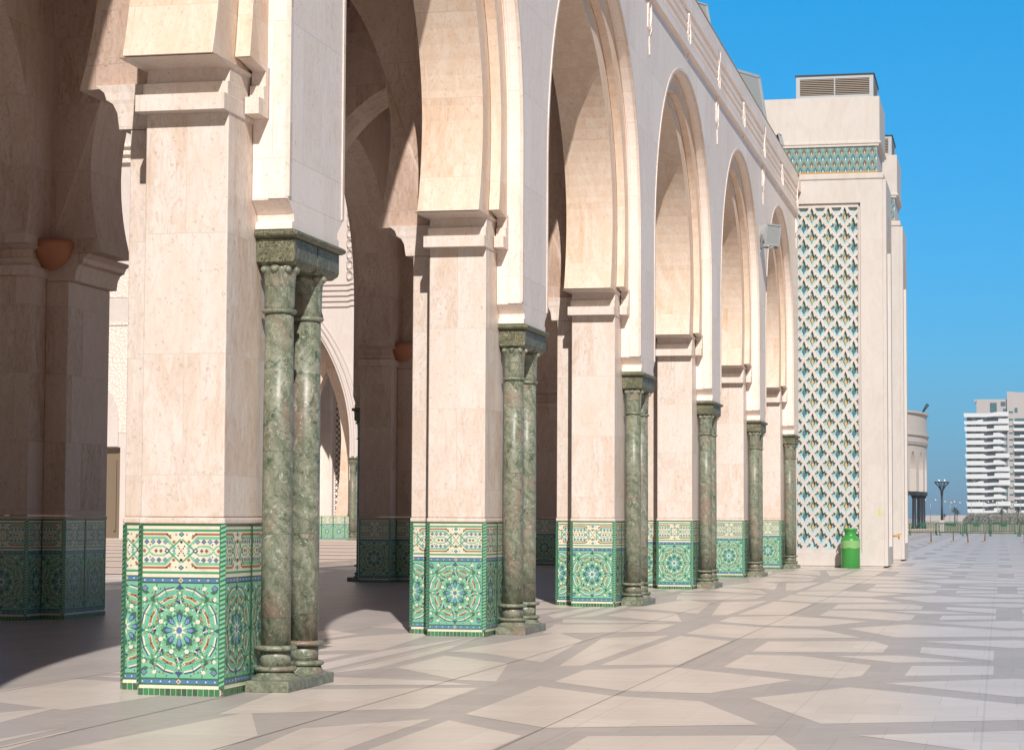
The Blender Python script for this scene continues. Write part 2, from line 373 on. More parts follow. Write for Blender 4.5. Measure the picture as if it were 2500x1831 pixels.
    for sx in (-1, 1):
        for sv in (-1, 1):
            x, y = c[0]+sx*325, c[1]+sv*385
            P('dg', [(x+sx*30, y+sv*5), (x, y-sv*5), (x-sx*45, y-sv*38), (x-sx*10, y-sv*55), (x+sx*22, y-sv*35)], 2)
            dia('nv', x, y, 34, 3); dia('lb', x, y, 23, 4); dia('br', x, y, 11, 5)
            for (ox, oy) in ((-95, 0), (0, -100)):
                dia('nv', x+sx*(ox-6), y+sv*(oy-6), 26, 2); dia('w', x+sx*ox, y+sv*oy, 24, 3)
            for (ox, oy) in ((-82, -78), (-60, -96), (-100, -60)): dia('br' if ox != -82 else 'nv', x+sx*ox, y+sv*oy, 15, 3)
    for yy in (612, 1392):
        dia('nv', c[0]-18, yy, 22, 3, 14); dia('nv', c[0]+18, yy, 22, 3, 14); dia('br', c[0], yy-22 if yy < 1000 else yy+22, 16, 3)
    rect('dg', X0, X1, 1438, 1455, 1); rect('bl', X0, X1, 1455, 1490, 1)
    for i in range(-4, 5): dia('w', CX-8+i*84, 1472, 9, 3)
    dia('w', CX-8, 1472, 24, 4); dia('br', CX-8, 1472, 15, 5)
    rect('dg', X0, X1, 1490, 1505, 1); rect('w', X0, X1, 1505, 1534, 0)
    return out
ZEL = zellij()
def clip(poly, x0, x1):
    for (s_, lim) in ((1, x0), (-1, -x1)):
        o = []
        for i in range(len(poly)):
            a, b = poly[i], poly[(i+1) % len(poly)]
            ia, ib = s_*a[0] >= lim, s_*b[0] >= lim
            if ia: o.append(a)
            if ia != ib:
                t = (lim*s_-a[0])/(b[0]-a[0]); o.append((lim*s_, a[1]+t*(b[1]-a[1])))
        poly = o
        if len(poly) < 3: return None
    return poly
HT = 1.43
def tile_panel(mb, o, du, nrm, width, reps=1, crop=None, strip=True, H=HT):
    """o: bottom-left corner as seen from outside, du unit direction, nrm outward. crop=(px0,px1)"""
    o = Vector(o); du = Vector(du); nrm = Vector(nrm); Z = Vector((0, 0, 1))
    px0, px1 = crop if crop else (45, 805)
    wr = width/reps
    for r in range(reps):
        for col, pts, l in ZEL:
            q = clip(pts, px0, px1)
            if not q: continue
            vs = [o+du*(r*wr+(x-px0)/(px1-px0)*wr)+Z*((1600-y)/1580*H)+nrm*(.004+.0011*l) for x, y in q]
            mb.add(vs, [list(range(len(vs)))], col)
        # side dark green frame lines
        for (a, b) in ((0, .022), (wr-.022, wr)):
            vs = [o+du*(r*wr+x)+Z*z+nrm*.012 for x, z in ((a, .1), (b, .1), (b, H-.01), (a, H-.01))]
            mb.add(vs, [[0, 1, 2, 3]], COL['dg'])
    # base course of dark green squares, slightly proud
    n = max(2, int(width/.048)); 
    for i in range(n):
        cc = random.choice([(8, 104, 50), (14, 120, 58), (6, 84, 40), (10, 112, 60), (4, 66, 36)])
        a, b = i*width/n+.0018, (i+1)*width/n-.0018
        vs = [o+du*x+Z*z+nrm*.022 for x, z in ((a, 0.002), (b, 0.002), (b, .058), (a, .058))]; mb.add(vs, [[0, 1, 2, 3]], rgb(cc))
    vs = [o+du*x+Z*z+nrm*w_ for x, z, w_ in ((0, 0, .018), (width, 0, .018), (width, .06, .018), (0, .06, .018), (0, .06, .002), (width, .06, .002))]
    mb.add(vs, [[0, 1, 2, 3], [3, 2, 5, 4]], COL['gr'])
def strip_post(mb, x, y, nx, ny, H=HT, wd=.05):
    """diagonal two-green striped corner strip; chamfered edge whose normal is (nx,ny)"""
    nrm = Vector((nx, ny, 0)).normalized(); t = Vector((-nrm.y, nrm.x, 0)); o = Vector((x, y, 0))+nrm*.012
    n = 34
    for i in range(n):
        z0 = .06+(H-.07)*i/n; z1 = .06+(H-.07)*(i+1)/n; sl = .018
        for (a, b, cc) in ((0, .5, COL['dg']), (.5, 1, COL['lg'])):
            za, zb = z0+(z1-z0)*a, z0+(z1-z0)*b
            mb.add([o-t*wd/2+Vector((0, 0, za)), o+t*wd/2+Vector((0, 0, min(H-.01, za+sl))), o+t*wd/2+Vector((0, 0, min(H-.005, zb+sl))), o-t*wd/2+Vector((0, 0, zb))], [[0, 1, 2, 3]], cc)

# ------------------------------------------------------------------ pier
BK, AK = .74, .24      # back faces of the pier core and of its inner arm
def make_pier(sg, mat, BK=.74, AK=.24):
    """sg=+1 outer row (columns towards +X), -1 inner row (mirrored). Local origin: x = world x of XM line, y = centre."""
    def X(x): return (x-XM)*sg            # local x from outer-row world x
    def bx(mb, x0, x1, y0, y1, z0, z1):
        a, b = sorted((X(x0), X(x1))); mb.box(a, b, y0, y1, z0, z1)
    root = empty('stone_pier', (0, 0, 0), 'x', 'pier')
    mb = MB(); T = HT
    bx(mb, -7.08, -6.34, -1.4, BK, T+.055, 4.97); bx(mb, -7.43, -7.083, -.9, AK, T+.055, 4.87)
    # lower lip over the tiles
    bx(mb, -7.092, -6.328, -1.412, BK+.012, T, T+.052); bx(mb, -7.442, -7.095, -.912, AK+.012, T, T+.052)
    # core behind tiles
    bx(mb, -7.072, -6.348, -1.392, BK-.008, 0, T); bx(mb, -7.422, -7.074, -.892, AK-.008, 0, T)
    sh = mb.build('shaft', mat, root, bevel=.012)
    # facade block over the columns
    def L(rs):
        out = []
        for (x0, x1, h, z) in rs:
            a, b = sorted((X(x0), X(x1))); out.append((a, b, -h, h, z))
        return out
    mb = MB()
    mb.loft(L([(-6.337, -6.0, .70, 3.992), (-6.337, -6.0, .70, 4.05), (-6.337, -6.0, .64, 4.07), (-6.337, -6.0, .66, 4.13), (-6.337, -6.0, .80, 4.235), (-6.337, -6.0, .80, 4.241)]))
    mb.build('impost_block', 'facade' if sg > 0 else mat, root, bevel=.008)
    # corbels: main and narrow order
    prof = [(0, 4.90), (.15, 4.903), (.15, 5.045), (.045, 5.048), (.045, 5.16), (.0, 5.165), (-.02, 5.285), (.38, 5.32)]
    mb = MB()
    def L2(rs):
        out = []
        for (x0, x1, f, b, z) in rs:
            a, c = sorted((X(x0), X(x1))); out.append((a, c, -f, b, z))
        return out
    mb.loft(L2([(-7.082-.28*e, -6.338+.06*e, 1.401+e, BK+.001+e, z) for e, z in prof]))
    p2 = [(.0, 4.94), (.27, 4.943), (.27, 5.09), (.14, 5.093), (.14, 5.21), (.09, 5.215), (.09, 5.345), (.47, 5.39)]
    mb.loft(L([(-6.322+.02*e, -6.19, .8+e, z) for e, z in p2]))
    # transverse arm corbel, cove and lip turned towards the vault
    p3 = [(0, 4.872), (.10, 4.875), (.12, 5.02), (.16, 5.10), (.22, 5.135), (.24, 5.20), (.32, 5.265)]
    mb.loft(L2([(-7.43-e, -7.10, .901+e*.12, AK+.001+e*.12, z) for e, z in p3]))
    mb.build('corbel', mat, root, bevel=.006)
    # tiles
    tb = MB()
    def V(x): return X(x)
    if sg > 0:
        tile_panel(tb, (V(-7.072), -1.392, 0), (1, 0, 0), (0, -1, 0), .724)
        tile_panel(tb, (V(-6.348), -1.392, 0), (0, 1, 0), (1, 0, 0), 2.124, 3)
        tile_panel(tb, (V(-7.422), -.892, 0), (1, 0, 0), (0, -1, 0), .35, 1, (405, 805))
        tile_panel(tb, (V(-7.422), AK-.008, 0), (0, -1, 0), (-1, 0, 0), 1.124, 2)
        strip_post(tb, V(-6.348), -1.392, 1, -1); strip_post(tb, V(-7.422), -.892, -1, -1); strip_post(tb, V(-7.072), -1.392, -1, -1)
    else:
        tile_panel(tb, (V(-6.348), -1.392, 0), (1, 0, 0), (0, -1, 0), .724)
        tile_panel(tb, (V(-7.072), -1.392, 0), (0, 1, 0), (1, 0, 0), .50, 1, (45, 600))
        tile_panel(tb, (V(-7.074), -.892, 0), (1, 0, 0), (0, -1, 0), .348, 1, (45, 450))
        tile_panel(tb, (V(-7.422), -.892, 0), (0, 1, 0), (1, 0, 0), AK+.884, 2)
        strip_post(tb, V(-7.072), -1.392, 1, -1); strip_post(tb, V(-7.422), -.892, 1, -1); strip_post(tb, V(-6.348), -1.392, -1, -1)
    tb.build('tile_dado', 'tile', root, recalc=False)
    return root

def make_columns(sg):
    root = empty('column_pair', (0, 0, 0), 'x', 'columns')
    def X(x): return (x-XM)*sg
    def srt(a, b): return sorted((X(a), X(b)))
    mb = MB(); a, b = srt(-6.31, -5.92)
    mb.loft([(a, b, -.90, .42, 0), (a, b, -.90, .42, .085), (a+.01, b-.01, -.89, .41, .095)])
    mb.build('plinth', 'marble', root, bevel=.008)
    cx = X(-6.165)
    for sy in (-1, 1):
        cy = -.125+sy*.395
        mb = MB()
        mb.lathe(cx, cy, [(.235, .088), (.215, .098), (.175, .12), (.15, .175), (.142, .165), (.14, .17)], 28)
        mb.lathe(cx, cy, [(.135, .19), (.136, .345)], 28)
        mb.lathe(cx, cy, [(.131, .37), (.134, 1.2), (.132, 2.2), (.126, 3.27)], 28)
        sh = mb.build('column', 'marble', root)
        for zc, rr in ((.18, .178), (.358, .178), (3.285, .144)):
            mb = MB(); mb.lathe(cx, cy, [(rr-.02, zc-.024), (rr, zc-.018), (rr+.012, zc), (rr, zc+.018), (rr-.02, zc+.024)], 28)
            mb.build('ring', 'marble', sh)
        mb = MB()   # leafy bell: eight lobes curling outwards
        n = 48; prof = [(.122, 3.308), (.131, 3.33), (.133, 3.42), (.135, 3.54), (.140, 3.60), (.150, 3.645), (.155, 3.662), (.145, 3.68)]
        vs = []; fs = []
        for i, (r, z) in enumerate(prof):
            t = i/(len(prof)-1)
            for j in range(n):
                an = 2*PI*j/n; lobe = abs(math.cos(an*4))
                rr = r*(1+(.05+.12*t*t)*(lobe-.5)); zz = z-(.05*t*t)*(1-lobe)*(1 if i < len(prof)-1 else .2)
                vs.append((cx+rr*math.cos(an), cy+rr*math.sin(an), zz))
        for i in range(len(prof)-1):
            for j in range(n): fs.append([i*n+j, i*n+(j+1) % n, (i+1)*n+(j+1) % n, (i+1)*n+j])
        mb.add(vs, fs, None, True)
        for j in range(8):
            an = PI/4*j; px, py = cx+.152*math.cos(an), cy+.152*math.sin(an)
            mb.lathe(px, py, [(.008, 3.618), (.028, 3.630), (.036, 3.650), (.028, 3.668), (.008, 3.68)], 8)
        mb.build('leaf_capital', 'marble', sh)
    mb = MB(); a, b = srt(-6.337, -5.985)
    for s_ in (-1, 1):
        y0, y1 = sorted((s_*.012, s_*.665))
        mb.loft([(a+.05, b-.05, y0+.05, y1-.05, 3.672), (a, b-.012, y0+.0, y1, 3.712), (a, b, y0, y1, 3.74), (a, b, y0, y1, 3.915)])
    mb.build('abacus_block', 'carved', root, bevel=.006)
    mb = MB(); a, b = srt(-6.337, -5.945)
    mb.loft([(a, b-.02, -.685, .685, 3.918), (a, b+.0, -.72, .72, 3.935), (a, b+.008, -.728, .728, 3.952), (a, b, -.72, .72, 3.972), (a, b-.03, -.69, .69, 3.988)])
    mb.build('abacus_slab', 'carved', root)
    return root

# outer row
ORD = ['nearest', 'second', 'third', 'fourth', 'fifth', 'sixth']
src = make_pier(1, 'travertine'); srcc = make_columns(1)
first = True
for k in KS:
    p = src if first else copy_tree(src); q = srcc if first else copy_tree(srcc); first = False
    p.location = (XM, YC(k), 0); q.location = (XM, YC(k), 0)
    if k >= 0:
        l1 = ['sunlit cream stone pier with green zellij tile base, nearest and largest in the photo', 'sunlit stone pier just beyond the nearest one, shadow edge crossing the arch above it',
              'sunlit stone pier, third along the facade, between the second and fourth green column pairs', 'sunlit stone pier, fourth along the facade, its tiles just left of the fourth green columns',
              'sunlit stone pier, fifth along the facade, right of the fourth green columns', 'narrow-looking sunlit stone pier farthest along, beside the lattice tower'][k]
        l2 = ['pair of green and pink veined marble columns standing on the nearest pier\'s plinth', 'pair of mottled green marble columns beside the second tiled pier',
              'pair of green marble columns beside the third tiled pier, pinkish low on the shaft', 'pair of green marble columns beside the fourth tiled pier',
              'pair of green marble columns beside the fifth tiled pier', 'pair of green marble columns farthest along, right before the lattice tower'][k]
    else:
        l1 = ['', 'stone pier behind the camera\'s left edge, before the nearest visible pier', 'stone pier at the very start of the arcade, outside the picture'][-k]
        l2 = ['', 'green column pair of the pier before the nearest visible one', 'green column pair at the very start of the arcade, outside the picture'][-k]
    tag(p, l1, 'pier', 'sunlit piers along the outer facade'); tag(q, l2, 'columns', 'paired green marble columns along the facade')
# inner row
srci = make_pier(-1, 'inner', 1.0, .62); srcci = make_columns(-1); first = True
KI = [-1, 0, 1, 2, 3, 4, 5]
for k in KI:
    p = srci if first else copy_tree(srci); q = srcci if first else copy_tree(srcci); first = False
    p.location = (XM, YC(k)+DY, 0); q.location = (XM, YC(k)+DY, 0)
    names = {1: 'shaded inner pier at the left edge of the photo with dark green tiles', 3: 'shaded inner pier seen between the first and second sunlit piers',
             5: 'shaded inner pier, a dark strip between the second columns and third pier', 2: 'shaded inner pier hidden behind the nearest green columns',
             4: 'shaded inner pier behind the second sunlit pier', 0: 'shaded inner pier left of the picture edge', -1: 'shaded inner pier farthest back, outside the picture'}
    tag(p, names[k], 'pier', 'shaded piers of the inner row')
    cn = {1: 'dark column pair on the courtyard side of the left edge pier', 3: 'dark silhouetted column pair left of the inner pier in the first gap', 5: 'dark column pair behind the farthest shaded inner pier',
          2: 'dark column pair on the courtyard side, behind the nearest green columns', 4: 'dark column pair on the courtyard side, behind the second sunlit pier', 0: 'dark column pair on the courtyard side, left of the picture', -1: 'dark column pair on the courtyard side, outside the picture'}
    tag(q, cn[k], 'columns', 'dark column pairs of the inner row')

# ------------------------------------------------------------------ arcade walls
arc = empty('arcade_building', (0, 0, 0), 'long cream stone arcade with tall pointed horseshoe arches and a raised strapwork frieze', 'building')
YS0 = YC(-2)-1.0; YE = FRONT-.004
def wall_layer(mb, xa, xb, a, zc, b, n, zbot, ztop, shoe, ks, yend, dy=0, mirror=False):
    P = arch_pts(a, zc, b, n, zbot, shoe)
    hwb = P[0][0]
    ys = [YC(k)+dy for k in ks]
    out = [(ys[0]-(S/2-hwb), zbot)]
    for i, y in enumerate(ys[:-1]):
        c = y+S/2
        out.append((c-hwb, zbot))
        out += [(c-h, z) for h, z in P[1:]]
        out += [(c+h, z) for h, z in P[:-1][::-1]]
    e = min(yend, ys[-1]+(S/2-hwb)); out.append((e, zbot)); out.append((e if e >= yend else yend, ztop) if e >= yend else (e, ztop)); out.append((out[0][0], ztop))
    fn = (lambda u, v, w_: (w_, u, v)) if not mirror else (lambda u, v, w_: (2*XM-w_, u, v))
    mb.poly(out, [], fn, xa, xb)
ZT = 11.80
mb = MB(); wall_layer(mb, -6.185, XF, 3.98, 6.2, 4.0, 2.15, 4.242, 12.05, 0, KS, YE)
wall_layer(mb, -6.337, -6.186, 4.0, 6.2, 4.02, 2.15, 4.242, 11.9, 0, KS, YE)
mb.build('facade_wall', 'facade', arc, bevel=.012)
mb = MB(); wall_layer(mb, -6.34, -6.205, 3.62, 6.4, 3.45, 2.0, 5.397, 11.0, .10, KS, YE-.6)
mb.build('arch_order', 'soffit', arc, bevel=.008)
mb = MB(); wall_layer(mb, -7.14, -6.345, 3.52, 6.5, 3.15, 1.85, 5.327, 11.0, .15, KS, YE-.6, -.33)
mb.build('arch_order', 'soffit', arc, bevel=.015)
mb = MB()
for (xa, xb, a, zc, b, n, zb, sh) in ((-6.337, XF, 3.98, 6.2, 4.0, 2.15, 4.242, 0), (-6.34+.0, -6.205, 3.62, 6.4, 3.45, 2.0, 5.397, .05), (-7.14, -6.345, 3.52, 6.5, 3.15, 1.85, 5.327, .15)):
    if xb == -6.205: continue
    wall_layer(mb, xa, xb, a, zc, b, n, zb, 10.99, sh, KI, YC(5)+DY+4, DY-(.33 if xa < -7 else 0), True)
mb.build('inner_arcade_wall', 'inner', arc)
# ceiling and roof
mb = MB(); mb.box(2*XM+7.14, -7.145, YS0, YE, 11.0, 11.12); mb.build('ceiling', 'wood', arc)
mb = MB()
for k in KI:
    for dy0 in (.6, S-1.4):
        mb.box(2*XM+7.2, -7.2, YC(k)+dy0, YC(k)+dy0+.35, 10.86, 10.998)
mb.build('ceiling_trim', 'wood_trim', arc)
mb = MB(); mb.box(2*XM+6.0, -6.34, YS0, YE, 11.125, 11.79); mb.build('roof', 'facade', arc)
# transverse arches, skewed to reach the inner row
for k in KS:
    if k < -1: continue
    P = arch_pts(2.52, 6.5, 2.9, 1.9, 5.267, .14)
    c = XM; hw = 2.84
    pts = [(c-3.2, 5.267)]+[(c-h, z) for h, z in P]+[(c+h, z) for h, z in P[:-1][::-1]]+[(c+3.2, 5.267), (c+3.2, 10.995), (c-3.2, 10.995)]
    def fn(u, v, w_, yc=YC(k)):
        sk = max(0, min(1, (-7.6-u)/5.4)); return (u, yc+w_+DY*sk, v)
    # cut the skew into segments by inserting a vertical split at u=-7.6
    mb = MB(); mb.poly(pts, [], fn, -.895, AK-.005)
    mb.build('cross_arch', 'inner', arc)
# solid haunch wall strip left of the main order (sunlit part facing the plaza end)
# ------------------------------------------------------------------ frieze
mb = MB()
def bar(y0, z0, y1, z1, wd, pr, x=XF):
    d = Vector((0, y1-y0, z1-z0)); L = d.length; d.normalize(); n = Vector((0, -d.z, d.y))*wd/2
    a = Vector((x, y0, z0)); b = Vector((x, y1, z1)); o = Vector((pr, 0, 0))
    vs = [a-n, b-n, b+n, a+n, a-n+o, b-n+o, b+n+o, a+n+o]
    mb.add(vs, [[0, 3, 2, 1], [4, 5, 6, 7], [0, 1, 5, 4], [1, 2, 6, 5], [2, 3, 7, 6], [3, 0, 4, 7]])
mb.box(XF, XF+.06, YS0, YE, 11.53, 11.86)
mb.box(XF-.02, XF+.05, YS0, YE, 11.99, 12.05) if False else None
nodes = []
k = -2.0
while YC(k)+.15 < FRONT+3:
    nodes.append((YC(k)+.15, (round(k*2) % 2 == 0))); k += .5
lev = [(10.78, .16, .075), (10.975, .105, .05), (11.165, .105, .05), (11.355, .12, .05)]
for i in range(len(nodes)-1):
    a, b = nodes[i][0]+.0, nodes[i+1][0]-.0
    if a > YE-.3: continue
    bend = .16
    for j, (z, wd, pr) in enumerate(lev):
        e0, e1 = a, min(b, YE-.02)
        bar(e0, z, e1, z, wd, pr)
    for (e, s_) in ((a, -1), (min(b, YE-.3), 1)):
        continue
        bar(e, lev[0][0], e+s_*.16, lev[0][0]+.16, .10, .045); bar(e, lev[3][0], e+s_*.16, lev[3][0]-.16, .08, .03)
        bar(e, lev[1][0], e+s_*.10, lev[1][0]+.09, .07, .03); bar(e, lev[2][0], e+s_*.10, lev[2][0]-.09, .07, .03)
for y, big in nodes:
    if y > YE-.5: 
        continue
    zlo, zhi = (10.12, 11.72) if big else (10.68, 11.46)
    h = .34; n = 14; per = 2.5 if big else 1
    for sg_, pr_ in ((1, .068), (-1, .060)):
        q_ = [(y+sg_*h/2*math.sin(PI*per*i/n), zlo+(zhi-zlo)*i/n) for i in range(n+1)]
        for (a0, b0), (a1, b1) in zip(q_, q_[1:]): bar(a0, b0, a1, b1, .045, pr_ if b0 > 10.69 else .022+(.004 if sg_ > 0 else 0))
    bar(y-h/2-.04, zlo, y-h/2-.04, zhi, .035, .014); bar(y+h/2+.04, zlo, y+h/2+.04, zhi, .035, .014)
    bar(y-h/2-.04, zlo, y, zlo-.14, .035, .016); bar(y+h/2+.04, zlo, y, zlo-.14, .035, .014)
    bar(y-h/2-.04, zhi, y, zhi+.1, .035, .016); bar(y+h/2+.04, zhi, y, zhi+.1, .035, .014)
    if big:
        bar(y, zlo-.14, y, zlo-.26, .07, .016); bar(y-.07, zlo-.2, y, zlo-.46, .035, .02); bar(y+.07, zlo-.2, y, zlo-.46, .035, .016)
mb.build('frieze', 'facade', arc)
mb = MB(); mb.box(XF-.25, XF+.012, YS0, YE, 12.052, 12.064); mb.build('roof_edge_capping', M['post_base'], arc)
# narrow moulded edge round each facade arch
mb = MB()
P = arch_pts(3.98, 6.2, 4.0, 2.15, 4.26); Q = [(h+.055, z) for h, z in P[:-1]]+[(0, P[-1][1]+.06)]
for k in KS[:-1]:
    c = YC(k)+S/2
    for s_ in (-1, 1):
        vs = []; fs = []
        for (h, z), (h2, z2) in zip(P, Q):
            h = max(0, h-.006)
            h2 = h2 if z < 9.9 else h+.03; z2 = z+ (0 if z < 8 else .05*min(1, (z-8)/2))
            vs += [(XF-.03, c+s_*h, z), (XF+.012, c+s_*h, z), (XF+.012, c+s_*h2, z2), (XF-.002, c+s_*(h2), z2)]
        for i in range(len(P)-1):
            for j in range(3): a = 4*i+j; fs.append([a, a+1, a+5, a+4])
        mb.add(vs, fs)
mb.build('arch_moulding', 'travertine', arc)

# ------------------------------------------------------------------ tower with lattice screen
def lattice_hole(cx, cz):
    """pointed lobed opening outline"""
    H = [(0, .365), (.022, .31), (.045, .25), (.058, .18), (.062, .155), (.10, .150), (.105, .175), (.135, .17), (.135, .12), (.205, .075), (.165, .05), (.172, .02), (.140, .005), (.145, -.04),
         (.105, -.06), (.105, -.105), (.062, -.12), (.055, -.155), (0, -.20)]
    pts = H+[(-x, z) for x, z in H[1:-1][::-1]]
    return [(cx+x*.99, cz+z*.95-.05) for x, z in pts]
def clip_rect(poly, x0, x1, z0, z1):
    def half(poly, ax, s_, lim):
        o = []
        for i in range(len(poly)):
            a, b = poly[i], poly[(i+1) % len(poly)]; ia, ib = s_*a[ax] >= s_*lim, s_*b[ax] >= s_*lim
            if ia: o.append(a)
            if ia != ib:
                t = (lim-a[ax])/(b[ax]-a[ax]); o.append((a[0]+t*(b[0]-a[0]), a[1]+t*(b[1]-a[1])))
        return o
    for ax, s_, lim in ((0, 1, x0), (0, -1, x1), (1, 1, z0), (1, -1, z1)):
        poly = half(poly, ax, s_, lim)
        if len(poly) < 3: return None
    return poly
def make_tower():
    root = empty('lattice_tower', (0, 0, 0), 'x', 'tower')
    XL, XR, D = -9.2, -3.46, 3.3        # local y: 0 front
    px0, px1, pz0, pz1 = -6.12, -4.14, .44, 11.17
    mb = MB()
    rect = lambda a, b, c, d: [(a, c), (b, c), (b, d), (a, d)]
    mb.poly(rect(XL, XR, .05, 11.9), [rect(px0, px1, pz0, pz1)[::-1]], lambda u, v, w_: (u, w_, v), 0, .25)
    mb.box(XL, XR, .252, D, .05, 11.9)
    mb.box(XL+.03, XR-.03, .03, D-.03, 0, .05)
    mb.loft([(XL, XR+.02, -.02, D+.02, 11.902), (XL, XR+.035, -.035, D+.035, 11.93), (XL, XR+.035, -.035, D+.035, 12.07), (XL, XR, 0, D, 12.09)])
    mb.box(XL, XR-.16, .06, D-.06, 12.092, 12.92)
    mb.loft([(XL, XR-.10, -.0, D-.0, 12.922), (XL, XR-.10, -.0, D, 13.0), (XL, XR-.04, -.03, D+.03, 13.003), (XL, XR-.04, -.03, D+.03, 13.08), (XL, XR-.075, .0, D, 13.083), (XL, XR-.075, 0, D, 14.46)])
    mb.build('tower_wall', 'tower', root, bevel=.012)
    # right side face: raised pilaster border leaving a tall shallow niche with pointed head
    mb = MB()
    nz = [(.5, .62), (2.75, .62), (2.75, 9.9), (1.6, 11.0), (.5, 9.9)]
    mb.poly([(0.004, .06), (D-.004, .06), (D-.004, 11.88), (.004, 11.88)], [nz[::-1]], lambda u, v, w_: (XR+w_, u, v), .002, .11)
    mb.build('side_panel', 'tower', root)
    # tiled backing of the screen
    tb = MB()
    def q(pts, col, y): tb.add([(x, y, z) for x, z in pts], [list(range(len(pts)))], col)
    q([(px0+.001, pz0+.001), (px1-.001, pz0+.001), (px1-.001, pz1-.001), (px0+.001, pz1-.001)], rgb((186, 212, 220)), .185)
    PX, PZ = .505, .634
    holes = []
    x0s, z0s = -6.12+.245, pz0-.14
    row = 0
    z = z0s
    sx0, sx1, sz0, sz1 = px0-.02, px1-.055, pz0+.10, pz1-.10
    while z < pz1+.4:
        for i in range(-1, 6):
            cx = x0s+i*PX+(PX/2 if row % 2 else 0)
            h = clip_rect(lattice_hole(cx, z), px0+.02, sx1-.03, sz0+.02, sz1-.02)
            if h and abs(sum(h[i_][0]*h[(i_+1) % len(h)][1]-h[(i_+1) % len(h)][0]*h[i_][1] for i_ in range(len(h)))) > .008: holes.append(h)
            if px0+.15 < cx < px1-.15 and pz0+.2 < z < pz1-.25:
                q([(cx, z+.30), (cx+.07, z+.05), (cx, z-.20), (cx-.07, z+.05)], rgb((124, 170, 160)), .181)
                q([(cx, z+.13), (cx+.085, z-.02), (cx, z-.12), (cx-.085, z-.02)], rgb((120, 76, 40)) if row % 2 else rgb((88, 110, 60)), .178)
                q([(cx, z+.08), (cx+.045, z-.03), (cx, z-.14), (cx-.045, z-.03)], rgb((206, 172, 118)) if row % 2 else rgb((36, 96, 150)), .145)
                q([(cx, z-.02), (cx+.028, z-.08), (cx, z-.16), (cx-.028, z-.08)], rgb((238, 214, 160)) if row % 2 else rgb((196, 232, 220)), .172)
                for s_ in (-1, 1): q([(cx+s_*.12, z+.02), (cx+s_*.165, z-.02), (cx+s_*.12, z-.06), (cx+s_*.08, z-.02)], rgb((172, 208, 214)), .178)
        z += PZ/2; row += 1
    tb.build('tile_backing', 'tile', root, recalc=False)
    mb = MB()
    mb.poly([(sx0+.022, sz0-.098), (sx1, sz0-.098), (sx1, sz1+.095), (sx0+.022, sz1+.095)], [h[::-1] for h in holes], lambda u, v, w_: (u, w_, v), .07, .135)
    mb.box(px1-.052, px1-.002, .04, .2, pz0+.002, pz1-.10)
    mb.build('lattice_screen', 'tower', root)
    # tile band
    tb = MB()
    b0, b1, z0, z1 = -9.1, XR-.168, 12.15, 12.915
    def q2(pts, col, l):
        p = clip_rect(pts, b0, b1, z0, z1)
        if p: tb.add([(x, .056-.0012*l, z) for x, z in p], [list(range(len(p)))], col)
    q2([(b0, z0), (b1, z0), (b1, z1), (b0, z1)], rgb((132, 158, 166)), 0)
    n = 0; z = z0+.02; PXB = .232
    while z < z1+.2:
        x = b1-.02+(PXB/2 if n % 2 else 0)
        while x > b0-.2:
            for s_ in (-1, 1):
                q2([(x, z+.19), (x+s_*.012, z+.20), (x+s_*.125, z+.01), (x+s_*.10, z)], rgb((92, 146, 122)), 1)
            q2([(x, z+.15), (x+.062, z+.04), (x+.04, z-.04), (x-.04, z-.04), (x-.062, z+.04)], rgb((96, 58, 52)) if n % 2 else rgb((48, 66, 110)), 2)
            q2([(x, z+.10), (x+.03, z+.03), (x, z-.02), (x-.03, z+.03)], rgb((120, 88, 110)) if n % 2 else rgb((96, 150, 176)), 3)
            q2([(x, z+.03), (x+.028, z-.01), (x, z-.06), (x-.028, z-.01)], rgb((232, 190, 120)) if n % 2 else rgb((206, 236, 228)), 4)
            x -= PXB
        z += .19; n += 1
    tb.build('tile_band', 'tile', root, recalc=False)
    mb = MB(); mb.box(-9.1, XR-.15, .03, .058, 12.092, 12.148); mb.build('ochre_band', 'ochre', root)
    return root
t1 = make_tower(); t1.location = (0, FRONT, 0)
tag(t1, 'nearer cream tower with tall pierced lattice screen and a green bin at its foot', 'tower', 'lattice towers')
t2 = copy_tree(t1); t2.location = (.02, 79.5, 0)
tag(t2, 'second cream tower half hidden right behind the first, reaching less high in the photo', 'tower', 'lattice towers')
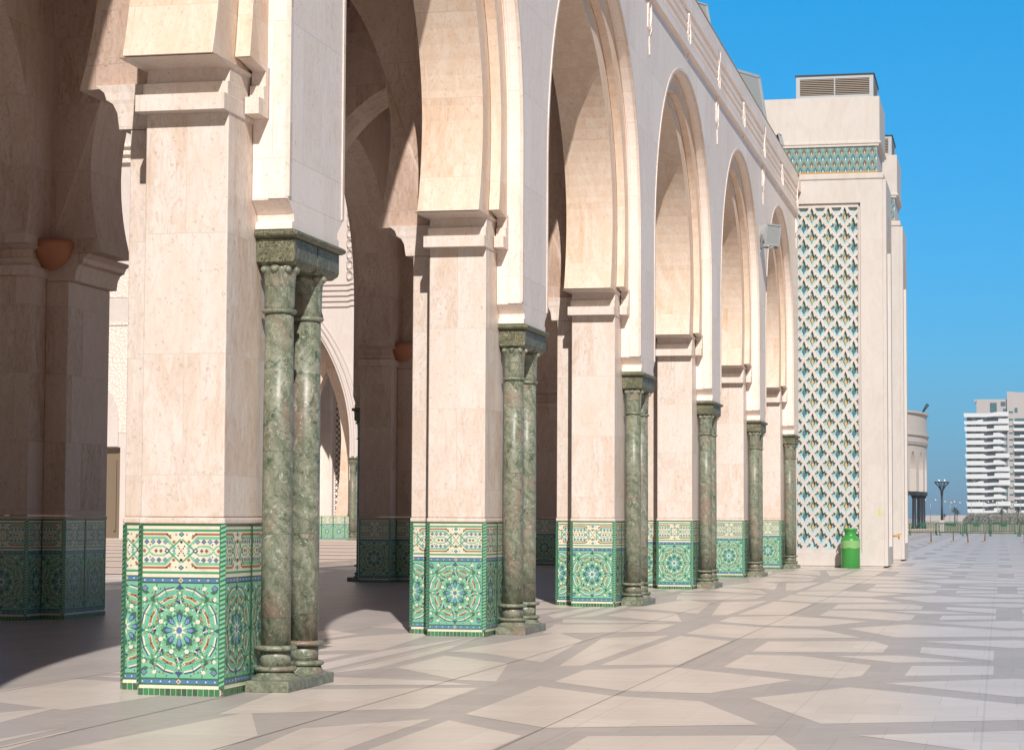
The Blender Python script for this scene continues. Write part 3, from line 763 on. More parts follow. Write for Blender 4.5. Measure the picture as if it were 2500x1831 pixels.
def make_ac():
    root = empty('roof_vent_box', (0, 0, 0), 'x', 'vent box')
    x0, x1, z0, z1, D = -6.09, -3.72, 14.462, 15.16, 2.6
    mb = MB(); mb.box(x0+.09, x1-.03, .06, D-.05, z0, z1-.01); mb.build('housing', 'louver_back', root)
    mb = MB()
    for (a, b) in ((x0, x0+.12), (x1-.12, x1)): mb.box(a, b, 0, .12, z0, z1)
    mb.box(x0+.122, x1-.122, .0, .08, z0, z0+.08); mb.box(x0+.122, x1-.122, 0, .08, z1-.1, z1)
    mb.box((x0+x1)/2-.02, (x0+x1)/2+.02, 0, .07, z0+.082, z1-.102)
    mb.box(x1-.08, x1, .13, D, z0, z0+.08); mb.box(x1-.08, x1, .13, D, z1-.1, z1); mb.box(x1-.1, x1, D-.12, D+.01, z0+.082, z1-.102)
    mb.build('frame', 'metal_light', root)
    mb = MB(); mb.box(x0-.03, x1+.04, -.04, D+.05, z1+.002, z1+.03); mb.build('lid', 'metal_dark', root)
    mb = MB()
    n = 9
    for i in range(n):
        z = z0+.1+(z1-z0-.24)*i/(n-1)
        mb.add([(x0+.122, .0, z), (x1-.122, .0, z), (x1-.122, .055, z+.035), (x0+.122, .055, z+.035), (x0+.122, .0, z+.012), (x1-.122, 0, z+.012), (x1-.122, .055, z+.047), (x0+.122, .055, z+.047)],
               [[0, 1, 5, 4], [0, 3, 2, 1], [4, 5, 6, 7], [2, 3, 7, 6]])
        mb.box(x1-.03, x1-.005, .13, D-.12, z, z+.02)
    mb.build('louvre_slats', 'louver', root)
    return root
a1 = make_ac(); a1.location = (0, FRONT+.05, 0); tag(a1, 'grey louvred vent box standing on top of the lattice tower', 'vent box', 'roof vent boxes')
a2 = copy_tree(a1); a2.location = (.02, 79.55, 0); tag(a2, 'grey louvred vent box on the farther tower, mostly hidden', 'vent box', 'roof vent boxes')

# ------------------------------------------------------------------ floodlights
def flood(name, loc, rz, tilt, wd, hg, dp, label, round_=False, stand=.3, mats=('metal', 'glass_lamp')):
    root = empty(name, loc, label, 'floodlight', None, rz)
    Mx = Matrix.Rotation(tilt, 4, 'X')
    def T(mb):
        mb.v = [tuple((Mx @ Vector(p))+Vector((0, 0, stand+hg/2))) for p in mb.v]; return mb
    mb = MB()
    if round_:
        n = 10; vs = []; fs = []
        prof = [(1, 0), (1, .35), (.93, .6), (.78, .82), (.5, .96), (.15, 1)]
        sec = []
        for s_, d in prof:
            ring = []
            for j in range(20):
                a = 2*PI*j/20; sup = .45; cx = math.copysign(abs(math.cos(a))**sup, math.cos(a)); cz = math.copysign(abs(math.sin(a))**(sup if d < .3 else .8), math.sin(a))
                ring.append((wd/2*s_*cx, d*dp, hg/2*s_*cz))
            sec.append(ring)
        vs = [p for r in sec for p in r]
        for i in range(len(prof)-1):
            for j in range(20): fs.append([i*20+j, i*20+(j+1) % 20, (i+1)*20+(j+1) % 20, (i+1)*20+j])
        fs.append([len(vs)-20+j for j in range(20)]); fs.append(list(range(20)))
        mb.add(vs, fs)
    else:
        mb.add([(-wd/2, 0, -hg/2), (wd/2, 0, -hg/2), (wd/2, 0, hg/2), (-wd/2, 0, hg/2), (-wd*.32, dp, -hg*.3), (wd*.32, dp, -hg*.3), (wd*.32, dp, hg*.3), (-wd*.32, dp, hg*.3)],
               [[0, 1, 2, 3], [4, 7, 6, 5], [0, 4, 5, 1], [1, 5, 6, 2], [2, 6, 7, 3], [3, 7, 4, 0]])
    T(mb).build('housing', mats[0], root)
    mb = MB(); mb.box(-wd*.46, wd*.46, -.012, -.002, -hg*.46, hg*.46); T(mb).build('lens', mats[1], root)
    mb = MB(); mb.box(-wd/2-.01, wd/2+.01, -.03, .0, hg*.46, hg/2+.015); mb.box(-wd/2-.01, wd/2+.01, -.03, 0, -hg/2-.015, -hg*.46)
    mb.box(-wd/2-.015, -wd*.46, -.03, 0, -hg*.5, hg*.5); mb.box(wd*.46, wd/2+.015, -.03, 0, -hg*.5, hg*.5); T(mb).build('rim', 'metal_light', root)
    mb = MB(); mb.box(-wd*.55, -wd*.51, -.02+dp*.3, .03+dp*.3, .02, stand+hg*.5); mb.box(wd*.51, wd*.55, -.02+dp*.3, .03+dp*.3, .02, stand+hg*.5)
    mb.box(-wd*.55, wd*.55, -.04+dp*.3, .05+dp*.3, 0, .02); mb.build('bracket', 'metal', root)
    return root
flood('floodlight', (-6.22, 46.9, 12.08), math.radians(62), math.radians(-12), .5, .42, .28, 'grey floodlight on the roof edge cut by the top of the photo', stand=.08)
flood('floodlight', (-6.75, 60.4, 12.1), math.radians(64), math.radians(-10), 1.75, 1.6, 1.5, 'big pale grey floodlight on the roof edge against the sky, left of the tower', True, stand=.12, mats=('metal_light', 'glass_lamp'))
flood('floodlight', (-6.12, 63.6, 12.18), math.radians(80), math.radians(-15), .3, .34, .16, 'small dark floodlight on the roof edge just before the tower', stand=.05, mats=('metal_dark', 'glass_lamp'))
wf = flood('floodlight', (-5.68, 56.75, 8.43), math.radians(52), math.radians(8), .50, .52, .42, 'grey boxy floodlight on a bracket fixed to the facade between the last arches', True, stand=.08, mats=('metal_light', 'glass_lamp'))
mb = MB(); mb.box(-.32, .0, -.02, .02, .0, .04); mb.box(-.33, -.29, -.05, .05, -.12, .16); mb.tube((-.30, 0, -.10), (-.30, 0, .28), .02)
mb.build('wall_arm', 'metal', wf); 
wf.children[-1].rotation_euler = (0, 0, -math.radians(48))

# ------------------------------------------------------------------ bowls (uplights) in the inner corners
def bowl(loc, label):
    mb = MB(); n = 20; vs = []; fs = []
    prof = [(.30, .42), (.315, .39), (.31, .33), (.27, .20), (.19, .09), (.07, .01), (.0, -.01)]
    for r, z in prof:
        for j in range(n): a = 2*PI*j/n; vs.append((r*math.cos(a), r*math.sin(a), z))
    for i in range(len(prof)-1):
        for j in range(n): fs.append([i*n+j, i*n+(j+1) % n, (i+1)*n+(j+1) % n, (i+1)*n+j])
    fs.append(list(range(n))); mb.add(vs, fs, None, True)
    o = mb.build('wall_bowl_lamp', 'terracotta'); o.location = loc; tag(o, label, 'wall lamp', 'terracotta bowl lamps in the pier corners'); return o
bowl((-13.36, YC(1)+DY-1.05, 5.02), 'terracotta half bowl lamp on the shaded pier at the left edge')
bowl((-13.36, YC(3)+DY-1.05, 5.02), 'terracotta half bowl lamp on the shaded pier seen in the first gap')

# ------------------------------------------------------------------ bin
def make_bin():
    root = empty('litter_bin', (-4.44, FRONT-.62, 0), 'green milk-churn shaped bin with clear plastic liner folded over its shoulder', 'bin')
    mb = MB(); mb.lathe(0, 0, [(.27, 0), (.285, .015), (.285, .78), (.288, .82), (.29, .83), (.285, .86), (.23, .935), (.185, .97), (.17, 1.0), (.168, 1.08), (.19, 1.13), (.215, 1.155), (.215, 1.185), (.19, 1.2), (.15, 1.195)], 36)
    mb.build('body', 'bin', root)
    mb = MB()
    n = 40; vs = []; fs = []
    for z, r in ((.60, .297), (.64, .300), (.72, .297), (.80, .299), (.835, .294)):
        for j in range(n): a = 2*PI*j/n; vs.append(((r+.004*math.sin(j*2.3+z*40))*math.cos(a), (r+.004*math.sin(j*2.3+z*40))*math.sin(a), z+.012*math.sin(j*.9)*(1 if z < .62 else 0)))
    for i in range(4):
        for j in range(n): fs.append([i*n+j, i*n+(j+1) % n, (i+1)*n+(j+1) % n, (i+1)*n+j])
    mb.add(vs, fs, None, True); mb.build('plastic_liner', M['plastic'], root)
    mb = MB()
    for s_ in (-1, 1):
        p = [(.18, 1.12), (.235, 1.10), (.25, 1.05), (.235, .98), (.215, .93)]
        for a, b in zip(p, p[1:]): mb.tube((s_*a[0], 0, a[1]), (s_*b[0], 0, b[1]), .013)
    mb.build('handle', 'metal_dark', root)
make_bin()
mb = MB(); mb.tube((0, 0, 0), (.22, 0, 0), .03, 8); mb.tube((.2, 0, .05), (.2, 0, -.10), .025, 8); mb.box(.13, .27, -.012, .012, .04, .07)
o = mb.build('wall_tap', 'ochre'); o.location = (-3.35, FRONT+2.9, .95); tag(o, 'small brass tap on the right side of the lattice tower', 'tap')
mb = MB(); mb.poly([(0, -.12), (.035, -.10), (.04, .02), (.012, .14), (-.012, .05), (-.03, -.04)], [], lambda u, v, w_: (u, w_, v), 0, .006)
o = mb.build('paint_mark', 'lemon'); o.location = (-3.60, FRONT-.008, 1.70); tag(o, 'small yellow-green mark on the tower corner', 'mark')

# ------------------------------------------------------------------ ground and pavement
def paving_mat(name, c1, c2, grid=True, rough=.2):
    k = NT(name); P = k.pos(); sp = k.n('SeparateXYZ'); k.l(P, sp.inputs[0])
    br = k.n('TexBrick', offset=.0); k.l(k.scaled(P, (1, 1, 1), (.14, .3, 0)), br.inputs['Vector']); br.inputs['Scale'].default_value = 1
    br.inputs['Brick Width'].default_value = 1.43; br.inputs['Row Height'].default_value = 2.05; br.inputs['Mortar Size'].default_value = .008 if grid else 0
    br.inputs['Color1'].default_value = (0, 0, 0, 1); br.inputs['Color2'].default_value = (1, 1, 1, 1); br.inputs['Mortar'].default_value = (.5,)*3+(1,)
    bwn = k.n('RGBToBW'); k.l(br.outputs['Color'], bwn.inputs[0])
    b2 = k.n('TexBrick', offset=.5); k.l(k.scaled(P, (1, 1, 1), (.5, .1, 0)), b2.inputs['Vector']); b2.inputs['Scale'].default_value = 1
    b2.inputs['Brick Width'].default_value = .61; b2.inputs['Row Height'].default_value = .97; b2.inputs['Mortar Size'].default_value = .0025
    b2.inputs['Color1'].default_value = (0, 0, 0, 1); b2.inputs['Color2'].default_value = (1, 1, 1, 1); b2.inputs['Mortar'].default_value = (.4,)*3+(1,)
    bw2 = k.n('RGBToBW'); k.l(b2.outputs['Color'], bw2.inputs[0])
    n1 = k.noise(k.scaled(P, (.5, 2.2, 1)), 1.4, 6, .65, .8); n2 = k.noise(k.scaled(P, (1, 4, 1)), 5, 6, .7, 1)
    col = k.mix(k.ramp(n1, [(.35, (0, 0, 0)), (.7, (1, 1, 1))]), c1, c2)
    col = k.mix(k.math('MULTIPLY', bw2.outputs[0], .42), col, tuple(x*.80 for x in c2[:3]))
    col = k.mix(k.math('MULTIPLY', k.ramp(n2, [(.5, (0, 0, 0)), (.72, (1, 1, 1))]), .30), col, tuple(x*.66 for x in c2[:3]))
    n4 = k.noise(P, .35, 6, .7, 1.5)
    col = k.mix(k.math('MULTIPLY', k.ramp(n4, [(.48, (0, 0, 0)), (.7, (1, 1, 1))]), .30), col, tuple(x*.72 for x in c2[:3]))
    col = k.mix(k.math('MULTIPLY', b2.outputs['Fac'], .5), col, tuple(x*.5 for x in c2[:3]))
    n5 = k.noise(P, 9, 6, .8, .5)
    col = k.mix(k.math('MULTIPLY', k.ramp(n5, [(.66, (0, 0, 0)), (.74, (1, 1, 1))]), .4), col, tuple(x*.5 for x in c2[:3]))
    col = k.mix(k.math('MULTIPLY', br.outputs['Fac'], .25), col, tuple(x*.35 for x in c2[:3]))
    k.l(col, k.b.inputs['Base Color'])
    k.l(k.ramp(n2, [(.3, (rough,)*3), (.75, (rough+.16,)*3)]), k.b.inputs['Roughness'])
    k.b.inputs['Specular IOR Level'].default_value = .3
    return k.m
M['pave_grey'] = paving_mat('grey_marble_paving', (.53, .475, .445), (.49, .435, .405), True, .34)
M['pave_cream'] = paving_mat('cream_marble_paving', (.79, .70, .635), (.73, .625, .55), True, .27)
M['far_ground'] = flat('dusty_ground', (.52, .42, .33), .9, 0, .2, .05)
mb = MB(); mb.add([(-9000, -3000, -.02), (9000, -3000, -.02), (9000, 12000, -.02), (-9000, 12000, -.02)], [[0, 1, 2, 3]])
mb.build('ground', 'far_ground')['kind'] = 'structure'
mb = MB(); mb.add([(-70, -40, 0), (120, -40, 0), (120, 222, 0), (-70, 222, 0)], [[0, 1, 2, 3]])
mb.build('plaza_pavement', 'pave_grey')['kind'] = 'structure'
PYR = 12.1
cellsR = [
 [(-2.79, 27.2), (-1.54, 27.6), (-1.31, 26.7), (-1.31, 25.3), (-2.75, 25.05)],
 [(-2.75, 24.47), (-2.17, 24.5), (-1.31, 23.1), (-1.315, 21.5), (-1.5, 21.1), (-2.75, 22.42)],
 [(-2.06, 18.6), (-1.33, 20.07), (.12, 18.62), (.12, 17.15), (-1.3, 16.45)],
 [(-1.805, 24.54), (-1.117, 24.85), (-.3, 23.95), (-1.095, 23.58)],
 [(-.92, 26.55), (-.09, 26.0), (-.09, 24.2), (-.9, 25.35)],
 [(-.90, 23.15), (-.085, 23.35), (-.085, 22.05), (-.915, 21.65)],
 [(-1.07, 20.65), (.12, 21.6), (.12, 19.35)],
 [(-.98, 27.75), (.12, 28.4), (.12, 26.6)],
 [(-4.0, 19.95), (-3.2, 19.05), (-2.46, 19.02), (-1.9, 20.78), (-3.22, 22.2), (-4.02, 21.6)],
 [(-2.42, 18.2), (-1.73, 16.25), (-3.19, 15.6), (-4.0, 16.5), (-4.02, 19.4), (-3.23, 18.55)],
 [(-4.0, 22.3), (-3.23, 22.6), (-3.23, 27.1), (-4.0, 28.1)],
]
cellsL = [
 [(-5.8, 16.0), (-6.1, 18.4), (-4.5, 19.1), (-4.45, 16.9)],
 [(-5.9, 21.4), (-5.89, 23.37), (-4.95, 22.3), (-4.52, 19.85), (-4.91, 19.95)],
 [(-6.03, 24.06), (-5.64, 28.4), (-4.99, 26.66), (-4.65, 22.54), (-5.58, 23.9)],
 [(-4.38, 22.1), (-4.15, 22.2), (-4.15, 28.2), (-4.85, 27.2)],
 [(-6.36, 20.2), (-6.05, 21.2), (-6.1, 24.2), (-6.36, 26.9)],
 [(-6.1, 18.9), (-6.3, 20.0), (-5.1, 19.8), (-4.62, 19.4)],
]
cm = MB()
def cell(poly): cm.add([(x, y, .001+.00002*(len(cm.f) % 37)) for x, y in poly], [list(range(len(poly)))])
for j in range(-2, 18):
    for P_ in cellsR:
        Q_ = [(x, y+PYR*j) for x, y in P_]
        for per in range(0, 5):
            if j > 8 and per > 1: continue
            ox = per*6.22
            cell([(x+ox, y) for x, y in Q_]) if (per == 0 or min(x for x, y in Q_) > -3.25) else None
            cell([(.24-x+ox, y) for x, y in Q_][::-1]) if (max(.24-x for x, y in Q_) < 3.5) else None
    for P_ in cellsL:
        Q_ = [(x, y+PYR*j) for x, y in P_]
        cell(Q_)
        for m_ in (-6.42, -12.9, -19.4):
            Q_ = [(2*m_-x, y) for x, y in Q_][::-1]
            cell(Q_)
            if m_ < -12: cell([(x-.0, y) for x, y in Q_]) if False else None
jm = MB()
for x_ in (-3.2, -4.95, -6.31, -8.3, -10.6):
    jm.add([(x_-.005, 4, .0032), (x_+.005, 4, .0032), (x_+.005, 67, .0032), (x_-.005, 67, .0032)], [[0, 1, 2, 3]])
M['joint'] = flat('dark_joint', (.30, .25, .22), .8); jm.build('pavement_joints', 'joint')['kind'] = 'structure'
cm.build('pavement_cells', 'pave_cream', recalc=False)['kind'] = 'structure'

# ------------------------------------------------------------------ courtyard beyond the arcade
M['step'] = flat('pale_step_stone', (.70, .57, .49), .6, 0, .12, 3)
mb = MB()
ys = [52.5, 58, 64, 68, 73, 78, 84, 90, 96]
for i, y in enumerate(ys):
    z = .035*(i+1); y1 = ys[i+1] if i+1 < len(ys) else 150
    mb.box(-60, -20.0, y, y1, 0.005, z-.012) ; mb.box(-60, -20, y-.05, y1-.06, z-.011, z)
mb.build('courtyard_steps', 'step')['kind'] = 'structure'
hall = empty('prayer_hall', (0, 0, 0), 'pale stone hall wall across the courtyard with a moulded twin arch and carved bands', 'building')
YH = 104.; mb = MB()
def parch(cx, a, zb, zs, rise, N=18, shoe=.0):
    P_ = [(a-shoe*(zs-z)**2, z) for z in (zb, (zb+zs)/2)]
    R_ = (a*a+rise*rise)/(2*a)
    for i in range(N+1):
        z = zs+rise*i/N; P_.append((max(0, math.sqrt(max(0, R_*R_-(z-zs)**2))-(R_-a)), z))
    P_[-1] = (0, zs+rise)
    return [(cx-h, z) for h, z in P_]+[(cx+h, z) for h, z in P_[:-1][::-1]]
CXA = -33.0
ho = parch(CXA, 1.9, 1.46, 5.0, 5.7)
mb.poly([(-36, .28), (-36, 24), (-27, 24), (-27, .28), (-30.92, .28), (-30.92, 1.46)] + ho[::-1][0:0] + [(-33.8, 1.46), (-33.8, .28)], [], lambda u, v, w_: (u, YH+w_, v), 0, .01) if False else None
mb.poly([(-40, .3), (-27, .3), (-27, 26), (-40, 26)], [[(x, max(z, 1.47)) for x, z in ho][::-1]], lambda u, v, w_: (u, YH+w_, v), 0, .9)
mb.build('hall_wall', 'white_wall', hall); mb = MB()
hi_ = parch(CXA+.05, .82, 1.46, 5.2, 3.5, shoe=.02)
mb.poly([(-40, .3), (-27, .3), (-27, 12), (-40, 12)], [[(x, max(z, 1.47)) for x, z in hi_][::-1]], lambda u, v, w_: (u, YH+w_, v), 2.0, 2.6)
mb.build('inner_arch', 'soffit', hall)  # brown stone colour stands in for shade in the recess
mb = MB(); mb.box(-37, -30, YH+6, YH+6.3, 0, 12); mb.box(-34.75, -34.6, YH+5.7, YH+6, 0, 9); mb.box(-33.85, -33.7, YH+5.6, YH+6, 0, 9); mb.build('porch_back_wall', 'facade', hall)
mb = MB()
for i in range(-4, 40):
    for sg_ in (-1, 1):
        z0_ = .3*i; x0_ = -33.65; mb.tube((x0_ if sg_ > 0 else x0_+.9, YH+5.97, z0_), (x0_+.9 if sg_ > 0 else x0_, YH+5.97, z0_+1.1), .018, 4)
mb.build('window_lattice', 'iron', hall)
mb = MB()
for r, wd, pr in ((2.05, .10, .10), (2.30, .08, .10), (2.52, .06, .06)):
    A_ = parch(CXA, r-.02, 4.4, 5.0, 5.7+(r-1.9)*1.3); B_ = parch(CXA, r+wd, 4.4, 5.0, 5.7+(r-1.9)*1.3+wd*1.5)
    n = len(A_)
    vs = [(x, YH-pr, z) for x, z in A_]+[(x, YH-pr, z) for x, z in B_]+[(x, YH, z) for x, z in A_]+[(x, YH, z) for x, z in B_]
    mb.add(vs, [f for i in range(n-1) for f in ([i, i+1, n+i+1, n+i], [i, 2*n+i, 2*n+i+1, i+1], [n+i, n+i+1, 3*n+i+1, 3*n+i])])
for i in range(5):
    z = 11.75+i*.27; mb.box(-34, -31.25-.0*i, YH-.10, YH, z, z+.13); 
    mb.box(-31.05, -29, YH-.10, YH, z+.06, z+.19); mb.add([(-31.25, YH-.1, z), (-31.05, YH-.1, z+.06), (-31.05, YH-.1, z+.19), (-31.25, YH-.1, z+.13)], [[0, 1, 2, 3]])
mb.build('arch_mouldings', 'white_wall', hall)
mb = MB()   # pierced strip of round rosettes
for i in range(14):
    z = 13.3+i*.52
    for x in (-31.15, -30.9):
        zz = z+(.26 if x > -31 else 0)
        vs = []; n = 14
        for r, y in ((.27, -.02), (.19, -.16), (.10, -.02)):
            for j in range(n): a = 2*PI*j/n; vs.append((x+r*.75*math.cos(a), YH+y, zz+r*1.15*math.sin(a)))
        mb.add(vs, [[q_*n+j, q_*n+(j+1) % n, (q_+1)*n+(j+1) % n, (q_+1)*n+j] for q_ in (0, 1) for j in range(n)])
mb.build('rosette_strip', 'white_wall', hall)
tb = MB(); tile_panel(tb, (-36, YH-.02, .28), (1, 0, 0), (0, -1, 0), 4.7, 8, H=1.2); tile_panel(tb, (-31.28, YH-.05, .28), (1, 0, 0), (0, -1, 0), .42, 1, H=1.2)
tb.build('tile_dado', 'tile', hall, recalc=False)
hc = copy_tree(srcc); hc.location = (-34.6, YH-1.0, .31); tag(hc, 'small pale green column pair by the hall arch, seen through the first gap', 'columns', 'paired green marble columns along the facade')
# carved wall with door seen in the narrow gap at left
dw = empty('carved_portal', (0, 0, 0), 'sunlit carved wall with tall door in the narrow gap left of the nearest pier', 'portal')
def carve_mat():
    k = NT('carved_plaster'); P = k.pos(); v = k.n('TexVoronoi', feature='DISTANCE_TO_EDGE'); v.inputs['Scale'].default_value = 5.5; k.l(P, v.inputs['Vector'])
    k.l(k.ramp(v.outputs[0], [(0, (.58, .46, .38)), (.08, (.82, .73, .65))]), k.b.inputs['Base Color']); k.bump(v.outputs[0], .9, .08); return k.done(.6)
M['carved_wall'] = carve_mat()
mb = MB(); mb.poly([(-52, .3), (-41.5, .3), (-41.5, 24), (-52, 24)], [[(-45.6, .32), (-45.6, 4.87), (-43.05, 4.87), (-43.05, .32)]], lambda u, v, w_: (u, YH+w_, v), 0, .8)
mb.build('portal_wall', 'white_wall', dw)
for (a, b, y_, c_, d) in ((-43.9, -42.2, .03, 12.4, 13.7), (-43.9, -42.2, .06, 11.0, 11.15), (-43.9, -42.2, .03, 5.6, 10.9), (-43.5, -42.3, .25, 19.2, 19.4), (-43.5, -42.3, .25, 19.6, 19.8), (-43.5, -42.3, .25, 20.0, 20.2)):
    mb = MB(); mb.box(a, b, YH-y_, YH, c_, d); mb.build('carved_band', M['carved_wall'], dw)
mb = MB(); mb.poly(parch(-43.9, .75, 4.9, 6.3, 1.6)+[], [], lambda u, v, w_: (u, YH+w_, v), -.09, -.032); mb.build('arch_relief', 'white_wall', dw)
mb = MB(); mb.box(-45.6, -43.07, YH+.35, YH+.42, .32, 4.85); mb.box(-43.45, -43.35, YH+.25, YH+.349, .7, 4.2); mb.build('door', 'door', dw)

# ------------------------------------------------------------------ far rotunda, lamps, barriers, posts, flats
rot = empty('curved_gallery', (0, 0, 0), 'far curved arcade building with arches on dark columns, right of the towers', 'building')
Rr = 30.; tang = Vector((-9.55, 300)); los = tang.normalized(); perp = Vector((-los.y, los.x)); cen = tang+perp*Rr
base_ang = math.atan2(-perp.y, -perp.x)
def cpt(th, r, z):   # th=0 silhouette, growing towards the camera side
    a = base_ang-th; return (cen.x+r*math.cos(a), cen.y+r*math.sin(a), z)
piers = [.04+.122*i for i in range(-2, 6)]
def ringband(mb, r0, r1, z0, z1):
    vs = []; fs = []; n = 60
    for i in range(n+1):
        th = piers[0]-.02+(piers[-1]-piers[0]+.04)*i/n
        vs += [cpt(th, r0, z0), cpt(th, r1, z0), cpt(th, r1, z1), cpt(th, r0, z1)]
    for i in range(n):
        for j in range(4): a = 4*i+j; b = 4*i+(j+1) % 4; fs.append([a, b, b+4, a+4])
    mb.add(vs, fs)
mb = MB()
for a, b in zip(piers, piers[1:]):
    c_ = (a+b)/2; hw = (b-a)/2-.020; n = 18; vs = []; fs = []
    for i in range(n+1):
        t = -1+2*i/n; u_ = c_+hw*t; zz = 7.9+2.3*(1-abs(t)**1.6)**.8
        vs += [cpt(u_, Rr, zz), cpt(u_, Rr, 10.6), cpt(u_, Rr-1.2, zz), cpt(u_, Rr-1.2, 10.6)]
    for i in range(n):
        q_ = 4*i; fs += [[q_, q_+1, q_+5, q_+4], [q_+2, q_+6, q_+7, q_+3], [q_, q_+4, q_+6, q_+2]]
    mb.add(vs, fs)
for a in piers:
    vs = [cpt(a-.020, Rr, 5.0), cpt(a+.020, Rr, 5.0), cpt(a+.020, Rr-1.2, 5.0), cpt(a-.020, Rr-1.2, 5.0), cpt(a-.020, Rr, 10.6), cpt(a+.020, Rr, 10.6), cpt(a+.020, Rr-1.2, 10.6), cpt(a-.020, Rr-1.2, 10.6)]
    mb.add(vs, [[0, 1, 2, 3], [0, 1, 5, 4], [1, 2, 6, 5], [2, 3, 7, 6], [3, 0, 4, 7]])
ringband(mb, Rr-1.2, Rr, 10.601, 15.1)
ringband(mb, Rr-.2, Rr+.35, 12.25, 12.5); ringband(mb, Rr-.2, Rr+.15, 11.35, 12.249); ringband(mb, Rr-.3, Rr+.25, 15.1, 15.35); ringband(mb, Rr-.2, Rr+.2, 11.1, 11.25)
mb.build('gallery_wall', 'tower', rot)
for a in piers:
    mb = MB()
    for d in (0,):
        x, y, _ = cpt(a+d, Rr-.5, 0); mb.lathe(x, y, [(.42, 0), (.42, .3), (.27, .6), (.25, 4.0), (.42, 4.5)], 10)
    x, y, _ = cpt(a, Rr-.5, 0)
    q_ = [cpt(a-.023, Rr-1.1, 4.5), cpt(a+.023, Rr-1.1, 4.5), cpt(a+.023, Rr+.05, 4.5), cpt(a-.023, Rr+.05, 4.5)]
    mb.add(q_+[(p_[0], p_[1], 5.0) for p_ in q_], [[0, 1, 2, 3], [4, 5, 6, 7], [0, 1, 5, 4], [1, 2, 6, 5], [2, 3, 7, 6], [3, 0, 4, 7]])
    mb.build('dark_column', 'iron', rot)  # near-black material stands in for shade on the gallery columns
mb = MB(); ringband(mb, Rr-3, Rr+2.2, .0, .18); mb.build('gallery_plinth', 'step', rot)
o = MB(); o.tube((0, 0, 0), (.7, 0, 1.1), .12, 6, .25); o = o.build('gallery_roof_lamp', 'metal_dark'); o.location = cpt(.17, Rr-.1, 15.36); tag(o, 'tiny dark lamp leaning on the curved gallery roof', 'lamp')

lamp = empty('plaza_lamp', (-6.36, 250, 0), 'tall dark lamp post with a flared cage top, standing in the plaza beyond the barriers', 'lamp post')
mb = MB(); mb.box(-.28, .28, -.28, .28, 0, 1.35); mb.build('base_block', 'concrete_grey', lamp)
mb = MB(); mb.lathe(0, 0, [(.16, 1.35), (.12, 2.2), (.10, 4.5)], 10); mb.build('pole', 'iron', lamp)
mb = MB()
for j in range(12):
    a = 2*PI*j/12; c_, s_ = math.cos(a), math.sin(a)
    for (r0, z0, r1, z1) in ((.08, 3.9, .14, 4.6), (.14, 4.6, .42, 5.1), (.42, 5.1, .80, 5.5), (.12, 4.5, .35, 5.45)):
        mb.tube((r0*c_, r0*s_, z0), (r1*c_, r1*s_, z1), .03, 4)
mb.lathe(0, 0, [(.7, 5.48), (.84, 5.5), (.84, 5.56), (.7, 5.58)], 24)
mb.build('cage', 'iron', lamp)
mb = MB()
for dx in (-.3, .3): mb.lathe(dx, 0, [(.10, 5.585), (.13, 5.65), (.11, 5.78), (.04, 5.84)], 10)
mb.build('lamp_head', 'globe', lamp)

def barrier():
    root = empty('crowd_barrier', (0, 0, 0), 'x', 'barrier'); W = 2.35
    mb = MB()
    mb.tube((-W/2, 0, .16), (-W/2, 0, .95), .032, 6); mb.tube((W/2, 0, .16), (W/2, 0, .95), .032, 6)
    mb.tube((-W/2, 0, .95), (-W/2+.14, 0, 1.08), .032, 6); mb.tube((W/2, 0, .95), (W/2-.14, 0, 1.08), .032, 6)
    mb.tube((-W/2+.14, 0, 1.08), (W/2-.14, 0, 1.08), .032, 6); mb.tube((-W/2, 0, .26), (W/2, 0, .26), .032, 6)
    mb.build('frame', 'barrier', root)
    mb = MB()
    for i in range(1, 17): x = -W/2+W*i/17; mb.tube((x, 0, .26), (x, 0, 1.07), .017, 4)
    mb.build('bars', 'barrier', root)
    mb = MB(); mb.box(-.27, .27, -.02, .02, .84, 1.07); mb.build('plate', 'barrier', root)
    for s_ in (-1, 1):
        mb = MB(); mb.tube((s_*W/2, 0, .22), (s_*W/2, -.26, .0), .03, 5); mb.tube((s_*W/2, 0, .22), (s_*W/2, .26, .0), .03, 5)
        mb.tube((s_*W/2, 0, .22), (s_*(W/2)+.12, -.1, .0), .024, 5); mb.tube((s_*W/2, 0, .22), (s_*(W/2)-.12, -.1, .0), .024, 5); mb.build('foot', 'barrier', root)
    return root
b0 = barrier(); first = True
places = [(-6.8, 202, .05), (-4.15, 201, -.03), (-2.1, 198, .06), (.25, 196, .03), (2.75, 194, -.05), (-9.3, 205, .1), (-4.9, 214, .05), (-2.3, 222, .02), (.2, 226, .0), (2.9, 222, .05), (5.3, 193, 0)]
bl = ['green crowd barrier nearest the towers, before the curved gallery columns', 'green crowd barrier right of the lamp post foot', 'green crowd barrier between the one by the lamp post and the gap', 'green crowd barrier just right of the middle, beneath the white flats',
      'green crowd barrier cut by the right edge of the photo', 'green crowd barrier mostly hidden behind the farther tower', 'green crowd barrier in the farther line, behind the lamp post', 'green crowd barrier in the farther line, below the left corner of the flats',
      'green crowd barrier in the farther line, below the middle of the flats', 'green crowd barrier in the farther line at the right edge', 'green crowd barrier outside the right edge of the photo']
for (x, y, a), lb in zip(places, bl):
    o = b0 if first else copy_tree(b0); first = False; o.location = (x, y, 0); o.rotation_euler = (0, 0, a); tag(o, lb, 'barrier', 'green crowd barriers across the plaza')
